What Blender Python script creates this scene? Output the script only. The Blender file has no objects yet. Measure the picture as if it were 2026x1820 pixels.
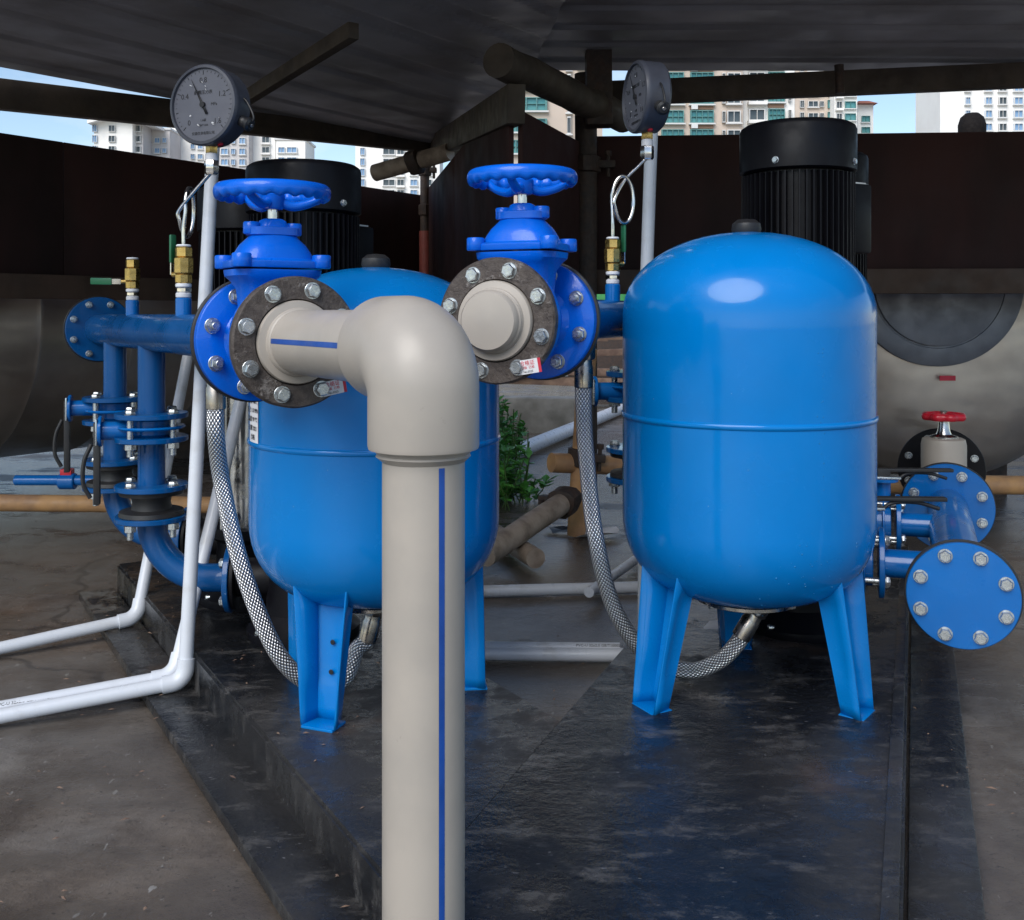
import bpy, bmesh, math, random
from mathutils import Vector, Matrix, noise as mnoise
R = math.radians
rnd = random.Random(7)
sc = bpy.context.scene
COL = sc.collection
# ------------------------------------------------------------------ camera, world, sun, exposure
EYE = 0.86                       # height of the lens above the wet slab
F, UC, VH = 2000.0, 1013.0, 620.0
cam_d = bpy.data.cameras.new('camera'); cam = bpy.data.objects.new('camera', cam_d); COL.objects.link(cam)
cam.location = (0, 0, EYE); cam.rotation_euler = (R(90), 0, 0)
cam_d.sensor_width = 36; cam_d.lens = F / 2026 * 36; cam_d.shift_y = -(910 - VH) / 2026
cam_d.clip_start = 0.05; cam_d.clip_end = 3000
sc.camera = cam
SUN_EL, SUN_AZ = 42, 205         # azimuth the light comes from, degrees clockwise from +Y
w = bpy.data.worlds.new('World'); sc.world = w; w.use_nodes = True
nt = w.node_tree; nt.nodes.clear()
out = nt.nodes.new('ShaderNodeOutputWorld'); bg = nt.nodes.new('ShaderNodeBackground')
sky = nt.nodes.new('ShaderNodeTexSky'); sky.sky_type = 'NISHITA'; sky.sun_disc = False
sky.sun_elevation = R(SUN_EL); sky.sun_rotation = R(SUN_AZ); sky.air_density = 1.0; sky.dust_density = .3; sky.ozone_density = 1.2
tc = nt.nodes.new('ShaderNodeTexCoord'); mp = nt.nodes.new('ShaderNodeMapping'); mp.inputs['Scale'].default_value = (1, 1, 2.6)
nz = nt.nodes.new('ShaderNodeTexNoise'); nz.inputs['Scale'].default_value = 2.2; nz.inputs['Detail'].default_value = 8; nz.inputs['Roughness'].default_value = .6
cr = nt.nodes.new('ShaderNodeValToRGB'); cr.color_ramp.elements[0].position = .52; cr.color_ramp.elements[1].position = .85
mixc = nt.nodes.new('ShaderNodeMix'); mixc.data_type = 'RGBA'
L = nt.links.new
L(tc.outputs['Generated'], mp.inputs['Vector']); L(mp.outputs[0], nz.inputs['Vector']); L(nz.outputs[0], cr.inputs[0])
L(cr.outputs[0], mixc.inputs[0]); L(sky.outputs[0], mixc.inputs[6]); mixc.inputs[7].default_value = (6.5, 6.8, 7.4, 1)
L(mixc.outputs[2], bg.inputs[0]); bg.inputs[1].default_value = 0.08
L(bg.outputs[0], out.inputs[0])
sd = bpy.data.lights.new('sun', 'SUN'); sun = bpy.data.objects.new('sun', sd); COL.objects.link(sun)
sd.energy = 1.55; sd.angle = R(44); sd.color = (1, .96, .9)
az, el = R(SUN_AZ), R(SUN_EL)
sdir = Vector((math.sin(az) * math.cos(el), math.cos(az) * math.cos(el), math.sin(el)))
sun.rotation_euler = sdir.to_track_quat('Z', 'Y').to_euler(); sun.location = (0, -2, 6)
sc.view_settings.view_transform = 'Standard'; sc.view_settings.look = 'None'
sc.view_settings.exposure = 1.08; sc.view_settings.gamma = 1; sc.view_settings.use_curve_mapping = False

def P(u, v, D): return Vector(((u - UC) / F * D, D, EYE + (VH - v) / F * D))
def G(u, v, z=0.0): D = (EYE - z) * F / (v - VH); return Vector(((u - UC) / F * D, D, z))

# ------------------------------------------------------------------ materials
def srgb(r, g, b):
    f = lambda c: (c / 255 / 12.92) if c <= 10 else ((c / 255 + .055) / 1.055) ** 2.4
    return (f(r), f(g), f(b))
class NM:
    def __init__(s, name):
        s.m = bpy.data.materials.new(name); s.m.use_nodes = True; s.t = s.m.node_tree
        s.b = s.t.nodes['Principled BSDF']; s.co = s.n('TexCoord').outputs['Object']; s.h = None
    def n(s, k, **kw):
        o = s.t.nodes.new('ShaderNode' + k)
        for a, b in kw.items(): setattr(o, a, b)
        return o
    def l(s, a, b): s.t.links.new(a, b)
    def noise(s, scale, detail=5, rough=.55, vec=None, stretch=None):
        v = vec or s.co
        if stretch:
            m = s.n('Mapping'); m.inputs['Scale'].default_value = stretch; s.l(v, m.inputs[0]); v = m.outputs[0]
        o = s.n('TexNoise'); o.inputs['Scale'].default_value = scale; o.inputs['Detail'].default_value = detail; o.inputs['Roughness'].default_value = rough
        s.l(v, o.inputs['Vector']); return o.outputs[0]
    def ramp(s, f, a, b, ca=0, cb=1):
        o = s.n('MapRange'); o.inputs[1].default_value = a; o.inputs[2].default_value = b; o.inputs[3].default_value = ca; o.inputs[4].default_value = cb
        o.interpolation_type = 'SMOOTHSTEP'; s.l(f, o.inputs[0]); return o.outputs[0]
    def mix(s, fac, a, b):
        o = s.n('Mix', data_type='RGBA')
        for i, x in ((6, a), (7, b)):
            if isinstance(x, tuple): o.inputs[i].default_value = (*x[:3], 1)
            else: s.l(x, o.inputs[i])
        if isinstance(fac, float): o.inputs[0].default_value = fac
        else: s.l(fac, o.inputs[0])
        return o.outputs[2]
    def math(s, op, a, b=None):
        o = s.n('Math', operation=op)
        for i, x in ((0, a), (1, b)):
            if x is None: continue
            if isinstance(x, (int, float)): o.inputs[i].default_value = x
            else: s.l(x, o.inputs[i])
        return o.outputs[0]
    def bump(s, h, strength=.3, dist=.002):
        o = s.n('Bump'); o.inputs['Strength'].default_value = strength; o.inputs['Distance'].default_value = dist
        s.l(h, o.inputs['Height'])
        if s.h: s.l(s.h, o.inputs['Normal'])
        s.h = o.outputs[0]; s.l(s.h, s.b.inputs['Normal'])
    def set(s, k, v):
        i = s.b.inputs[k]
        if hasattr(v, 'links') or hasattr(v, 'is_linked'): s.l(v, i)
        elif isinstance(v, tuple): i.default_value = (*v[:3], 1)
        else: i.default_value = v

def basic(name, c1, c2=None, rough=.5, rvar=.12, metal=0, scale=12, bump=.15, bd=.001, bscale=60, coat=0, spec=None, lo=.35, hi=.7, stretch=None):
    m = NM(name)
    c2 = c2 or tuple(x * .75 for x in c1)
    f = m.ramp(m.noise(scale, 6, stretch=stretch), lo, hi)
    m.set('Base Color', m.mix(f, c1, c2))
    m.set('Roughness', m.ramp(m.noise(scale * 2.3, 4), .3, .7, max(.03, rough - rvar), min(1, rough + rvar)))
    m.set('Metallic', metal)
    if coat: m.set('Coat Weight', coat); m.set('Coat Roughness', .08)
    if spec is not None: m.set('Specular IOR Level', spec)
    if bump: m.bump(m.noise(bscale, 5, stretch=stretch), bump, bd)
    return m.m
M = {}
def paint(name, c, c2, rough=.22, coat=.4, chips=True):
    m = NM(name)
    base = m.mix(m.ramp(m.noise(3.5, 4), .35, .7), c, c2)
    if chips:
        sp = m.ramp(m.noise(70, 3, .5), .76, .79, 0, .6)
        base = m.mix(sp, base, (.45, .55, .65))
    st = m.ramp(m.noise(5, 3, .5, stretch=(6, 6, .7)), .64, .8, 0, .10)
    base = m.mix(st, base, tuple(min(1, x + .12) for x in c))
    m.set('Base Color', base)
    m.set('Roughness', m.ramp(m.noise(9, 5), .3, .75, rough * .6, rough * 1.7))
    m.set('Coat Weight', coat); m.set('Coat Roughness', .06); m.set('Specular IOR Level', .25)
    m.bump(m.noise(7, 3), .12, .004); m.bump(m.noise(240 if name[0] != 'v' else 150, 3), .08 if name[0] != 'v' else .35, .0006 if name[0] != 'v' else .0012)
    return m.m
M['tank'] = paint('tank_blue_paint', (.000, .175, .52), (.000, .155, .46), .2, .22)
M['valve'] = paint('valve_blue_enamel', (.000, .115, .62), (.000, .10, .55), .27, .25, False)
M['pipeblue'] = paint('pipe_blue_paint', (.001, .075, .25), (.001, .06, .20), .3, .3)
M['pipeblue2'] = paint('suction_blue_paint', (.001, .125, .42), (.001, .105, .36), .28, .35)
M['ppr'] = basic('beige_plastic', (.40, .355, .305), (.35, .315, .275), .42, .08, scale=7, bump=.05, bscale=180, bd=.0006)
mm = M['ppr']; t_ = mm.node_tree; bs = t_.nodes['Principled BSDF']; src = bs.inputs['Base Color'].links[0].from_socket
n1 = t_.nodes.new('ShaderNodeTexNoise'); n1.inputs['Scale'].default_value = 26; n1.inputs['Detail'].default_value = 8; n1.inputs['Roughness'].default_value = .75
mr = t_.nodes.new('ShaderNodeMapRange'); mr.inputs[1].default_value = .66; mr.inputs[2].default_value = .74; mr.inputs[4].default_value = .55
mx = t_.nodes.new('ShaderNodeMix'); mx.data_type = 'RGBA'; mx.inputs[7].default_value = (.16, .14, .12, 1)
tcx = t_.nodes.new('ShaderNodeTexCoord'); t_.links.new(tcx.outputs['Object'], n1.inputs['Vector']); t_.links.new(n1.outputs[0], mr.inputs[0]); t_.links.new(mr.outputs[0], mx.inputs[0]); t_.links.new(src, mx.inputs[6]); t_.links.new(mx.outputs[2], bs.inputs['Base Color'])
M['pvc'] = basic('white_pvc', (.60, .63, .68), (.46, .46, .46), .34, .1, scale=14, bump=.06, lo=.5, hi=.85)
M['stripe'] = basic('blue_print', (.01, .07, .33), None, .45)
M['bolt'] = basic('zinc_bolt', (.55, .58, .60), (.40, .42, .43), .32, .12, metal=.9, scale=60, bump=.25, bscale=220)
M['rubber'] = basic('black_rubber', (.012, .012, .014), (.02, .02, .02), .5, .1)
M['brass'] = basic('brass', (.58, .40, .14), (.42, .28, .09), .3, .1, metal=.95, scale=50)
M['steel'] = basic('bright_steel', (.62, .60, .58), (.45, .43, .41), .2, .1, metal=1, scale=20)
M['nickel'] = basic('nickel_fitting', (.42, .38, .34), (.32, .28, .24), .3, .1, metal=1, scale=30)
M['blackpaint'] = basic('black_motor_paint', (.004, .004, .006), (.006, .006, .008), .45, .1, scale=9, bump=.15, spec=.18)
M['dial'] = basic('dial_shaded_white', (.105, .108, .13), (.085, .088, .11), .55, .05, bump=0)  # white dial, its colour darkened to stand in for roof shade and lens film
M['gcase'] = basic('gauge_case_grey', (.06, .063, .08), (.045, .048, .06), .4, .1)
M['ink'] = basic('black_print', (.01, .01, .012), None, .6, bump=0)
M['red'] = basic('red_paint', (.62, .02, .04), (.5, .015, .03), .3, .08)
M['redink'] = basic('red_print', (.6, .03, .06), None, .6, bump=0)
M['paper'] = basic('white_paper', (.75, .75, .76), (.62, .62, .64), .6, bump=.1)
M['green'] = basic('green_lever', (.01, .12, .05), (.01, .09, .04), .4)
M['greenbag'] = basic('green_bag', (.06, .32, .09), (.03, .18, .05), .5)
M['ptfe'] = basic('white_tape', (.7, .72, .76), (.5, .5, .52), .5)
m = NM('cast_iron'); f = m.ramp(m.noise(22, 6, .7), .57, .63)
m.set('Base Color', m.mix(m.ramp(m.noise(90, 5, .7), .35, .65), m.mix(f, (.095, .078, .068), (.26, .235, .22)), (.055, .043, .038)))
m.set('Roughness', .55); m.set('Metallic', .25); m.bump(m.noise(110, 6, .75), .9, .003); m.bump(f, .5, .002); M['iron'] = m.m
# braided hose, uses uv: x metres along, y 0..1 round
m = NM('braided_steel'); uv = m.n('TexCoord').outputs['UV']; sx = m.n('SeparateXYZ'); m.l(uv, sx.inputs[0])
a = m.math('MULTIPLY', sx.outputs[0], 330.0); b = m.math('MULTIPLY', sx.outputs[1], 2 * math.pi * 7)
s1 = m.math('SINE', m.math('ADD', a, b)); s2 = m.math('SINE', m.math('SUBTRACT', a, b))
pr = m.math('MULTIPLY', s1, s2)
hh = m.math('ABSOLUTE', pr)
m.set('Base Color', m.mix(m.ramp(hh, .02, .30), (.05, .05, .055), (.72, .72, .74)))
m.set('Metallic', .9); m.set('Roughness', .3); m.bump(hh, 1.0, .002); M['braid'] = m.m
# wet slab
m = NM('wet_concrete')
big = m.noise(1.1, 6, .6); med = m.noise(6, 7, .65); fine = m.noise(45, 6, .7)
wet = m.ramp(m.noise(1.7, 7, .62, stretch=(1, 1.6, 1)), .36, .54)
c = m.mix(m.ramp(big, .35, .65), (.135, .105, .08), (.185, .17, .155))
c = m.mix(m.ramp(med, .35, .7), c, (.07, .055, .044))
rust = m.ramp(m.noise(.9, 5, .6), .52, .66, 0, .5)
c = m.mix(rust, c, (.13, .075, .04))
c = m.mix(m.ramp(m.noise(120, 3, .6), .62, .7, 0, .7), c, (.02, .018, .016))
c = m.mix(m.ramp(m.noise(75, 2, .5, stretch=(1, .4, 1)), .70, .74, 0, .7), c, (.34, .33, .31))  # pale streaks painted in as light glinting on the wet floor
c = m.mix(m.ramp(wet, 0, 1, 0, .5), c, (.07, .058, .048))
m.set('Base Color', c); m.set('Roughness', m.ramp(wet, 0, 1, .5, .08)); m.set('Specular IOR Level', .7)
vo = m.n('TexVoronoi', feature='DISTANCE_TO_EDGE'); vo.inputs['Scale'].default_value = .55
wv_ = m.n('VectorMath', operation='ADD'); sc2 = m.n('VectorMath', operation='SCALE'); sc2.inputs['Scale'].default_value = .35
nn_ = m.n('TexNoise'); nn_.inputs['Scale'].default_value = 2.5; nn_.inputs['Detail'].default_value = 8; m.l(m.co, nn_.inputs['Vector']); m.l(nn_.outputs['Color'], sc2.inputs[0]); m.l(m.co, wv_.inputs[0]); m.l(sc2.outputs[0], wv_.inputs[1]); m.l(wv_.outputs[0], vo.inputs['Vector'])
crk = m.ramp(vo.outputs['Distance'], 0, .008, 1, 0)
c = m.mix(m.math('MULTIPLY', crk, m.ramp(m.noise(1.1, 3), .45, .6, 0, .6)), c, (.012, .010, .009)); m.set('Base Color', c)
m.bump(med, .3, .008); m.bump(fine, .6, .004); m.bump(m.noise(160, 4, .7), .5, .002); M['slab'] = m.m
# black painted plinth, wet and dirty
m = NM('wet_black_plinth')
d1 = m.noise(9, 8, .7, stretch=(1, 2.2, 1)); d2 = m.noise(34, 6, .7)
c = m.mix(m.ramp(d1, .50, .66, 0, .9), (.008, .009, .011), (.075, .072, .07)); c = m.mix(m.ramp(d2, .5, .6, 0, .55), c, (.006, .006, .008))
c = m.mix(m.ramp(m.noise(2.3, 4, .5), .62, .70, 0, .6), c, (.12, .065, .035))
c = m.mix(m.ramp(m.noise(1.3, 5, .6), .45, .65, 0, .6), c, (.045, .042, .04)); c = m.mix(m.ramp(m.noise(110, 3, .6, stretch=(.5, 1.5, 1)), .70, .74, 0, .6), c, (.25, .25, .26))
m.set('Base Color', c); m.set('Roughness', m.ramp(m.noise(6, 7, .7), .46, .62, .05, .55))
m.bump(d2, .5, .006); m.bump(m.noise(12, 5), .3, .01); M['plinth'] = m.m
m = NM('brushed_stainless')
m.set('Base Color', m.mix(m.ramp(m.noise(2.5, 5), .3, .7), (.56, .49, .43), (.40, .34, .30)))
m.set('Metallic', .8); m.set('Roughness', m.ramp(m.noise(6, 6, stretch=(1, 1, 4)), .3, .7, .28, .46))
m.bump(m.noise(1.6, 3), .5, .05); m.bump(m.noise(90, 3, stretch=(1, 1, 8)), .1, .001); M['stainless'] = m.m
M['plate'] = basic('dull_plate', (.20, .21, .24), (.15, .155, .18), .5, .1, metal=.6, scale=6, bump=.1)
M['ply'] = basic('dark_plywood', (.055, .026, .024), (.030, .019, .018), .8, .1, scale=3, bump=.3, bscale=25, stretch=(1, 1, .3), spec=.15)
M['plank'] = basic('brown_plank', (.085, .05, .034), (.05, .03, .02), .7, scale=5, bump=.4, bscale=30)
M['beam'] = basic('weathered_beam', (.075, .058, .044), (.045, .035, .028), .75, scale=8, bump=.5, bscale=30, bd=.004)
M['roof'] = basic('galvanised_sheet', (.46, .46, .50), (.30, .29, .30), .5, .12, metal=.35, scale=2.2, bump=.2, bscale=30)
M['bamboo'] = basic('orange_pole', (.56, .31, .13), (.34, .19, .10), .55, scale=9, bump=.4, bscale=40, bd=.003)
M['greypole'] = basic('grey_pole', (.38, .31, .25), (.20, .155, .12), .7, scale=14, bump=.5, bscale=40, bd=.003)
M['rustiron'] = basic('rusty_coupler', (.035, .026, .022), (.06, .035, .025), .7, scale=30, bump=.6, bscale=60, bd=.003)
M['postred'] = basic('faded_red_paint', (.30, .07, .055), (.22, .055, .045), .6)
M['leaf'] = basic('weed_leaf', (.14, .42, .07), (.07, .26, .05), .45, scale=20, bump=.1)
M['stem'] = basic('weed_stem', (.08, .16, .04), None, .5)
M['timber'] = basic('old_timber', (.20, .13, .09), (.10, .06, .045), .8, scale=9, bump=.6, bscale=40, bd=.004)
M['conc'] = basic('old_concrete', (.24, .23, .21), (.12, .115, .10), .8, scale=4, bump=.5, bscale=30, bd=.006)
M['skin'] = basic('skin', (.45, .27, .19), None, .5)
M['hair'] = basic('black_hair', (.010, .008, .008), (.016, .013, .012), .8, scale=40, bump=.8, bscale=120, spec=.15)
M['shirt'] = basic('red_shirt', (.45, .06, .04), None, .8)
M['trousers'] = basic('dark_trousers', (.03, .03, .04), None, .8)
M['bwhite'] = basic('white_facade', (.90, .88, .84), (.84, .81, .77), .8, scale=.15, bump=0)
M['bgrey'] = basic('grey_facade', (.58, .55, .54), (.52, .49, .48), .8, scale=.15, bump=0)
M['bbeige'] = basic('beige_facade', (.60, .50, .42), (.54, .45, .375), .8, scale=.12, bump=0)
M['bbrick'] = basic('brown_brick_facade', (.36, .22, .15), None, .8, scale=.3, bump=0)
M['btrim'] = basic('white_trim', (.82, .81, .79), None, .7, scale=.3, bump=0)
M['teal'] = basic('teal_glass', (.03, .17, .19), (.10, .30, .30), .12, .05, scale=.35, bump=0, lo=.4, hi=.6)
M['bglass'] = basic('blue_glass', (.16, .30, .50), (.28, .42, .60), .12, .05, scale=.3, bump=0)
M['dglass'] = basic('dark_glass', (.035, .05, .06), (.09, .11, .12), .15, .05, scale=.4, bump=0)
M['tile'] = basic('red_roof_tile', (.38, .13, .08), (.28, .10, .07), .8, scale=1, bump=0)
M['ac'] = basic('white_box', (.75, .75, .74), None, .6, bump=0)

# ------------------------------------------------------------------ mesh builder
def frame(axis, up=Vector((0, 0, 1))):
    z = Vector(axis).normalized()
    if abs(z.dot(up)) > .98: up = Vector((0, 1, 0)) if abs(z.y) < .9 else Vector((1, 0, 0))
    x = up.cross(z).normalized(); y = z.cross(x)
    return Matrix((x, y, z)).transposed()
class MB:
    def __init__(s): s.v = []; s.f = []; s.uv = {}
    def add(s, vs, fs):
        k = len(s.v); s.v += [Vector(p) for p in vs]; s.f += [tuple(i + k for i in f) for f in fs]; return k
    def box(s, c, size, rot=None, bev=0):
        c = Vector(c); rot = rot or Matrix.Identity(3)
        bm = bmesh.new(); bmesh.ops.create_cube(bm, size=1)
        for q in bm.verts: q.co = Vector((q.co.x * size[0], q.co.y * size[1], q.co.z * size[2]))
        if bev: bmesh.ops.bevel(bm, geom=bm.edges[:], offset=bev, segments=2, affect='EDGES', profile=.6)
        bm.verts.ensure_lookup_table()
        s.add([c + rot @ q.co for q in bm.verts], [tuple(q.index for q in f.verts) for f in bm.faces]); bm.free(); return s
    def beam(s, a, b, wd, h, bev=0, up=Vector((0, 0, 1))):
        a = Vector(a); b = Vector(b); d = b - a; fr = frame(d, up)
        return s.box((a + b) / 2, (wd, h, d.length), fr, bev)
    def lathe(s, prof, o=(0, 0, 0), axis=(0, 0, 1), n=32, closed=False, fn=None):
        fr = frame(axis); o = Vector(o); vs = []; fs = []
        for (r, z) in prof:
            for i in range(n):
                a = 2 * math.pi * i / n; rr = max(r, 1e-5) * (fn(a, r, z) if fn else 1)
                vs.append(o + fr @ Vector((rr * math.cos(a), rr * math.sin(a), z)))
        m = len(prof)
        for j in range(m - 1 + (1 if closed else 0)):
            j2 = (j + 1) % m
            for i in range(n):
                i2 = (i + 1) % n; fs.append((j * n + i, j * n + i2, j2 * n + i2, j2 * n + i))
        if not closed:
            fs.append(tuple(reversed(range(n)))); fs.append(tuple(range((m - 1) * n, m * n)))
        s.add(vs, fs); return s
    def cyl(s, a, b, r, n=20, r2=None, bev=None):
        a = Vector(a); b = Vector(b); L_ = (b - a).length; r2 = r if r2 is None else r2
        e = min(bev if bev is not None else r * .12, L_ * .3)
        return s.lathe([(r - e, 0), (r, e), (r2, L_ - e), (r2 - e, L_)], a, b - a, n)
    def tube(s, pts, r, n=14, cap=True):
        pts = [Vector(p) for p in pts]; vs = []; fs = []; k = len(s.v)
        t0 = (pts[1] - pts[0]).normalized(); fr = frame(t0); x = fr.col[0].copy(); dist = 0
        for j, p in enumerate(pts):
            t = (pts[min(j + 1, len(pts) - 1)] - pts[max(j - 1, 0)]).normalized()
            x = (x - t * x.dot(t)).normalized(); y = t.cross(x)
            rr = r(j / (len(pts) - 1)) if callable(r) else r
            if j: dist += (p - pts[j - 1]).length
            for i in range(n + 1):
                a = 2 * math.pi * i / n; vs.append(p + (x * math.cos(a) + y * math.sin(a)) * rr); s.uv[k + len(vs) - 1] = (dist, i / n)
        m = n + 1
        for j in range(len(pts) - 1):
            for i in range(n): fs.append((j * m + i, j * m + i + 1, (j + 1) * m + i + 1, (j + 1) * m + i))
        if cap:
            fs.append(tuple(reversed(range(n)))); fs.append(tuple((len(pts) - 1) * m + i for i in range(n)))
        s.add(vs, fs); return s
    def loft(s, secs, n=32):
        """secs: list of (centre, xdir, ydir, a, b, exponent)"""
        vs = []; fs = []
        for (c, xd, yd, a, b, e) in secs:
            for i in range(n):
                t = 2 * math.pi * i / n; ct, st = math.cos(t), math.sin(t)
                vs.append(Vector(c) + xd * (a * math.copysign(abs(ct) ** (2 / e), ct)) + yd * (b * math.copysign(abs(st) ** (2 / e), st)))
        for j in range(len(secs) - 1):
            for i in range(n): fs.append((j * n + i, j * n + (i + 1) % n, (j + 1) * n + (i + 1) % n, (j + 1) * n + i))
        fs.append(tuple(reversed(range(n)))); fs.append(tuple((len(secs) - 1) * n + i for i in range(n)))
        s.add(vs, fs); return s
    def prism(s, poly, z0, z1):
        n = len(poly); s.add([(x, y, z0) for x, y in poly] + [(x, y, z1) for x, y in poly],
            [tuple(reversed(range(n))), tuple(range(n, 2 * n))] + [(i, (i + 1) % n, (i + 1) % n + n, i + n) for i in range(n)]); return s
    def mesh(s, name, mat, off=Vector((0, 0, 0)), smooth=True, weld=False, bev=0):
        me = bpy.data.meshes.new(name); me.from_pydata([p - off for p in s.v], [], s.f)
        if s.uv:
            lay = me.uv_layers.new(name='UVMap')
            for lp in me.loops:
                q = s.uv.get(lp.vertex_index)
                if q: lay.data[lp.index].uv = q
        bm = bmesh.new(); bm.from_mesh(me)
        if bev:
            bmesh.ops.remove_doubles(bm, verts=bm.verts, dist=1e-5)
            bmesh.ops.bevel(bm, geom=[e for e in bm.edges if len(e.link_faces) == 2 and e.calc_face_angle(0) > .5], offset=bev, segments=2, affect='EDGES')
        bmesh.ops.recalc_face_normals(bm, faces=bm.faces); bm.to_mesh(me); bm.free()
        me.materials.append(M[mat] if isinstance(mat, str) else mat)
        if smooth: me.shade_smooth(); me.set_sharp_from_angle(angle=R(38))
        return me
def tag(o, label=None, cat=None, group=None, kind=None):
    if label: o['label'] = label
    if cat: o['category'] = cat
    if group: o['group'] = group
    if kind: o['kind'] = kind
    return o
def thing(name, loc, label, cat, group=None):
    o = bpy.data.objects.new(name, None); o.location = loc; COL.objects.link(o); o.empty_display_size = .05
    return tag(o, label, cat, group)
def wloc(o):
    v = Vector((0, 0, 0))
    while o: v += o.location; o = o.parent
    return v
def part(name, mb, mat, parent, label=None, **kw):
    me = mb.mesh(name, mat, wloc(parent), **kw); o = bpy.data.objects.new(name, me); COL.objects.link(o); o.parent = parent
    if label: o['label'] = label
    return o
def solo(name, mb, mat, base, label, cat, group=None, kind=None, **kw):
    base = Vector(base); me = mb.mesh(name, mat, base, **kw); o = bpy.data.objects.new(name, me); COL.objects.link(o); o.location = base
    return tag(o, label, cat, group, kind)
def struct(name, mb, mat, **kw):
    me = mb.mesh(name, mat, **kw); o = bpy.data.objects.new(name, me); COL.objects.link(o); o['kind'] = 'structure'; return o
def place(name, me, mtx, parent):            # shared mesh at world matrix under an unrotated parent
    o = bpy.data.objects.new(name, me); COL.objects.link(o); o.parent = parent
    mtx = mtx.copy(); mtx.translation = mtx.translation - wloc(parent); o.matrix_local = mtx; return o
def mtx(o, fr): m4 = fr.to_4x4(); m4.translation = Vector(o); return m4
def text(s, size, o, fr, mat, parent, name='lettering', cx=True, ext=.0002):
    cu = bpy.data.curves.new('t', 'FONT'); cu.body = s; cu.size = size; cu.extrude = ext; cu.resolution_u = 2
    cu.align_x = 'CENTER' if cx else 'LEFT'; cu.align_y = 'CENTER'
    t = bpy.data.objects.new('t', cu); COL.objects.link(t)
    me = bpy.data.meshes.new_from_object(t, depsgraph=bpy.context.evaluated_depsgraph_get()); bpy.data.objects.remove(t); bpy.data.curves.remove(cu)
    me.materials.clear(); me.materials.append(M[mat]); me.name = name
    return place(name, me, mtx(o, fr), parent)
def spline(pts, n=10):
    pts = [Vector(p) for p in pts]; q = [pts[0] * 2 - pts[1]] + pts + [pts[-1] * 2 - pts[-2]]; o = []
    for i in range(1, len(q) - 2):
        a, b, c, d = q[i - 1:i + 3]
        for k in range(n):
            t = k / n; o.append(.5 * ((2 * b) + (c - a) * t + (2 * a - 5 * b + 4 * c - d) * t * t + (3 * b - a - 3 * c + d) * t ** 3))
    o.append(pts[-1]); return o
# shared hex bolts, along +Z
def hexprof(mb, r, z0, z1, n=6): mb.lathe([(r * .9, z0), (r, z0 + r * .08), (r, z1 - r * .18), (r * .86, z1)], n=6)
b_ = MB(); b_.cyl((0, 0, 0), (0, 0, .0016), 1.35 * .01, 20); hexprof(b_, .0118, .0016, .0095); b_.cyl((0, 0, .0095), (0, 0, .0102), .0085, 16)
BOLT_HEAD = b_.mesh('bolt', 'bolt')
b_ = MB(); b_.cyl((0, 0, 0), (0, 0, .002), .0135, 20); hexprof(b_, .0115, .002, .0125); b_.cyl((0, 0, .0125), (0, 0, .021), .0062, 14)
BOLT_NUT = b_.mesh('bolt', 'bolt')
def bolts(c, axis, rad, n, me, parent, ph=.5, sc_=1, name='bolt', skip=()):
    fr = frame(axis)
    for i in range(n):
        if i in skip: continue
        a = 2 * math.pi * (i + ph) / n
        o = Vector(c) + fr @ Vector((math.cos(a), math.sin(a), 0)) * rad
        rot = fr @ Matrix.Rotation(rnd.uniform(0, 1.05), 3, 'Z') * sc_
        place(name, me, mtx(o, rot), parent)
def disc(mb, c, axis, r, t, n=48, hub=None, e=.0015):     # disc starting at c along axis
    mb.lathe([(r - e, 0), (r, e), (r, t - e), (r - e, t)] if not hub else [(r - e, 0), (r, e), (r, t - e), (r - e, t), (hub[0], t), (hub[0] * .96, t + hub[1])], c, axis, n); return mb
UP = Vector((0, 0, 1))

# ------------------------------------------------------------------ setting: ground, plinths
g = MB()
nx, ny = 120, 150
def gx(i): t = (i / nx) * 2 - 1; return math.copysign(abs(t) ** 2.6, t) * 60
def gy(j): t = j / ny; return -3 + 6 * t + 120 * t ** 5
vs = []
for j in range(ny + 1):
    for i in range(nx + 1):
        x, y = gx(i), gy(j); vs.append((x, y, .006 * mnoise.noise(Vector((x * 2.5, y * 2.5, 0))) - .004))
g.add(vs, [(j * (nx + 1) + i, j * (nx + 1) + i + 1, (j + 1) * (nx + 1) + i + 1, (j + 1) * (nx + 1) + i) for j in range(ny) for i in range(nx)])
struct('ground', g, 'slab')
g = MB(); g.add([(-1500, -500, -.06), (1500, -500, -.06), (1500, 2500, -.06), (-1500, 2500, -.06)], [(0, 1, 2, 3)]); struct('terrain', g, 'conc')
PT = .10
a1 = Vector((.52, -.854, 0)); b1 = Vector((.854, .52, 0)); K = Vector((-1.20, 3.07, 0))
a2 = Vector((-.37, -.929, 0)); b2 = Vector((.929, -.37, 0)); K2 = Vector((.263, 2.32, 0))
def plin(name, poly, label, lab):
    t = thing(name, (sum(p[0] for p in poly) / len(poly), sum(p[1] for p in poly) / len(poly), 0), label, 'plinth')
    part('slab', MB().prism(poly, -.02, PT + (.004 if lab == 2 else 0)), 'plinth', t, bev=.006 if lab == 1 else .004)
    return t
p1 = plin('equipment_plinth', [(K.x, K.y), (-.10, 1.24), (-.03, 1.235), (.13, 1.83), (K.x + .466 * b1.x, K.y + .466 * b1.y)], 'wet black plinth under the left pump and tank, edge by white pipes', 1)
far = K2 - a2 * 1.25; near = K2 + a2 * 1.9
p2 = plin('equipment_plinth', [(p.x, p.y) for p in (far, near, near + b2 * .60, far + b2 * .60)], 'wet black plinth under the whole right tank, raised lip along its right side', 2)
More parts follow.
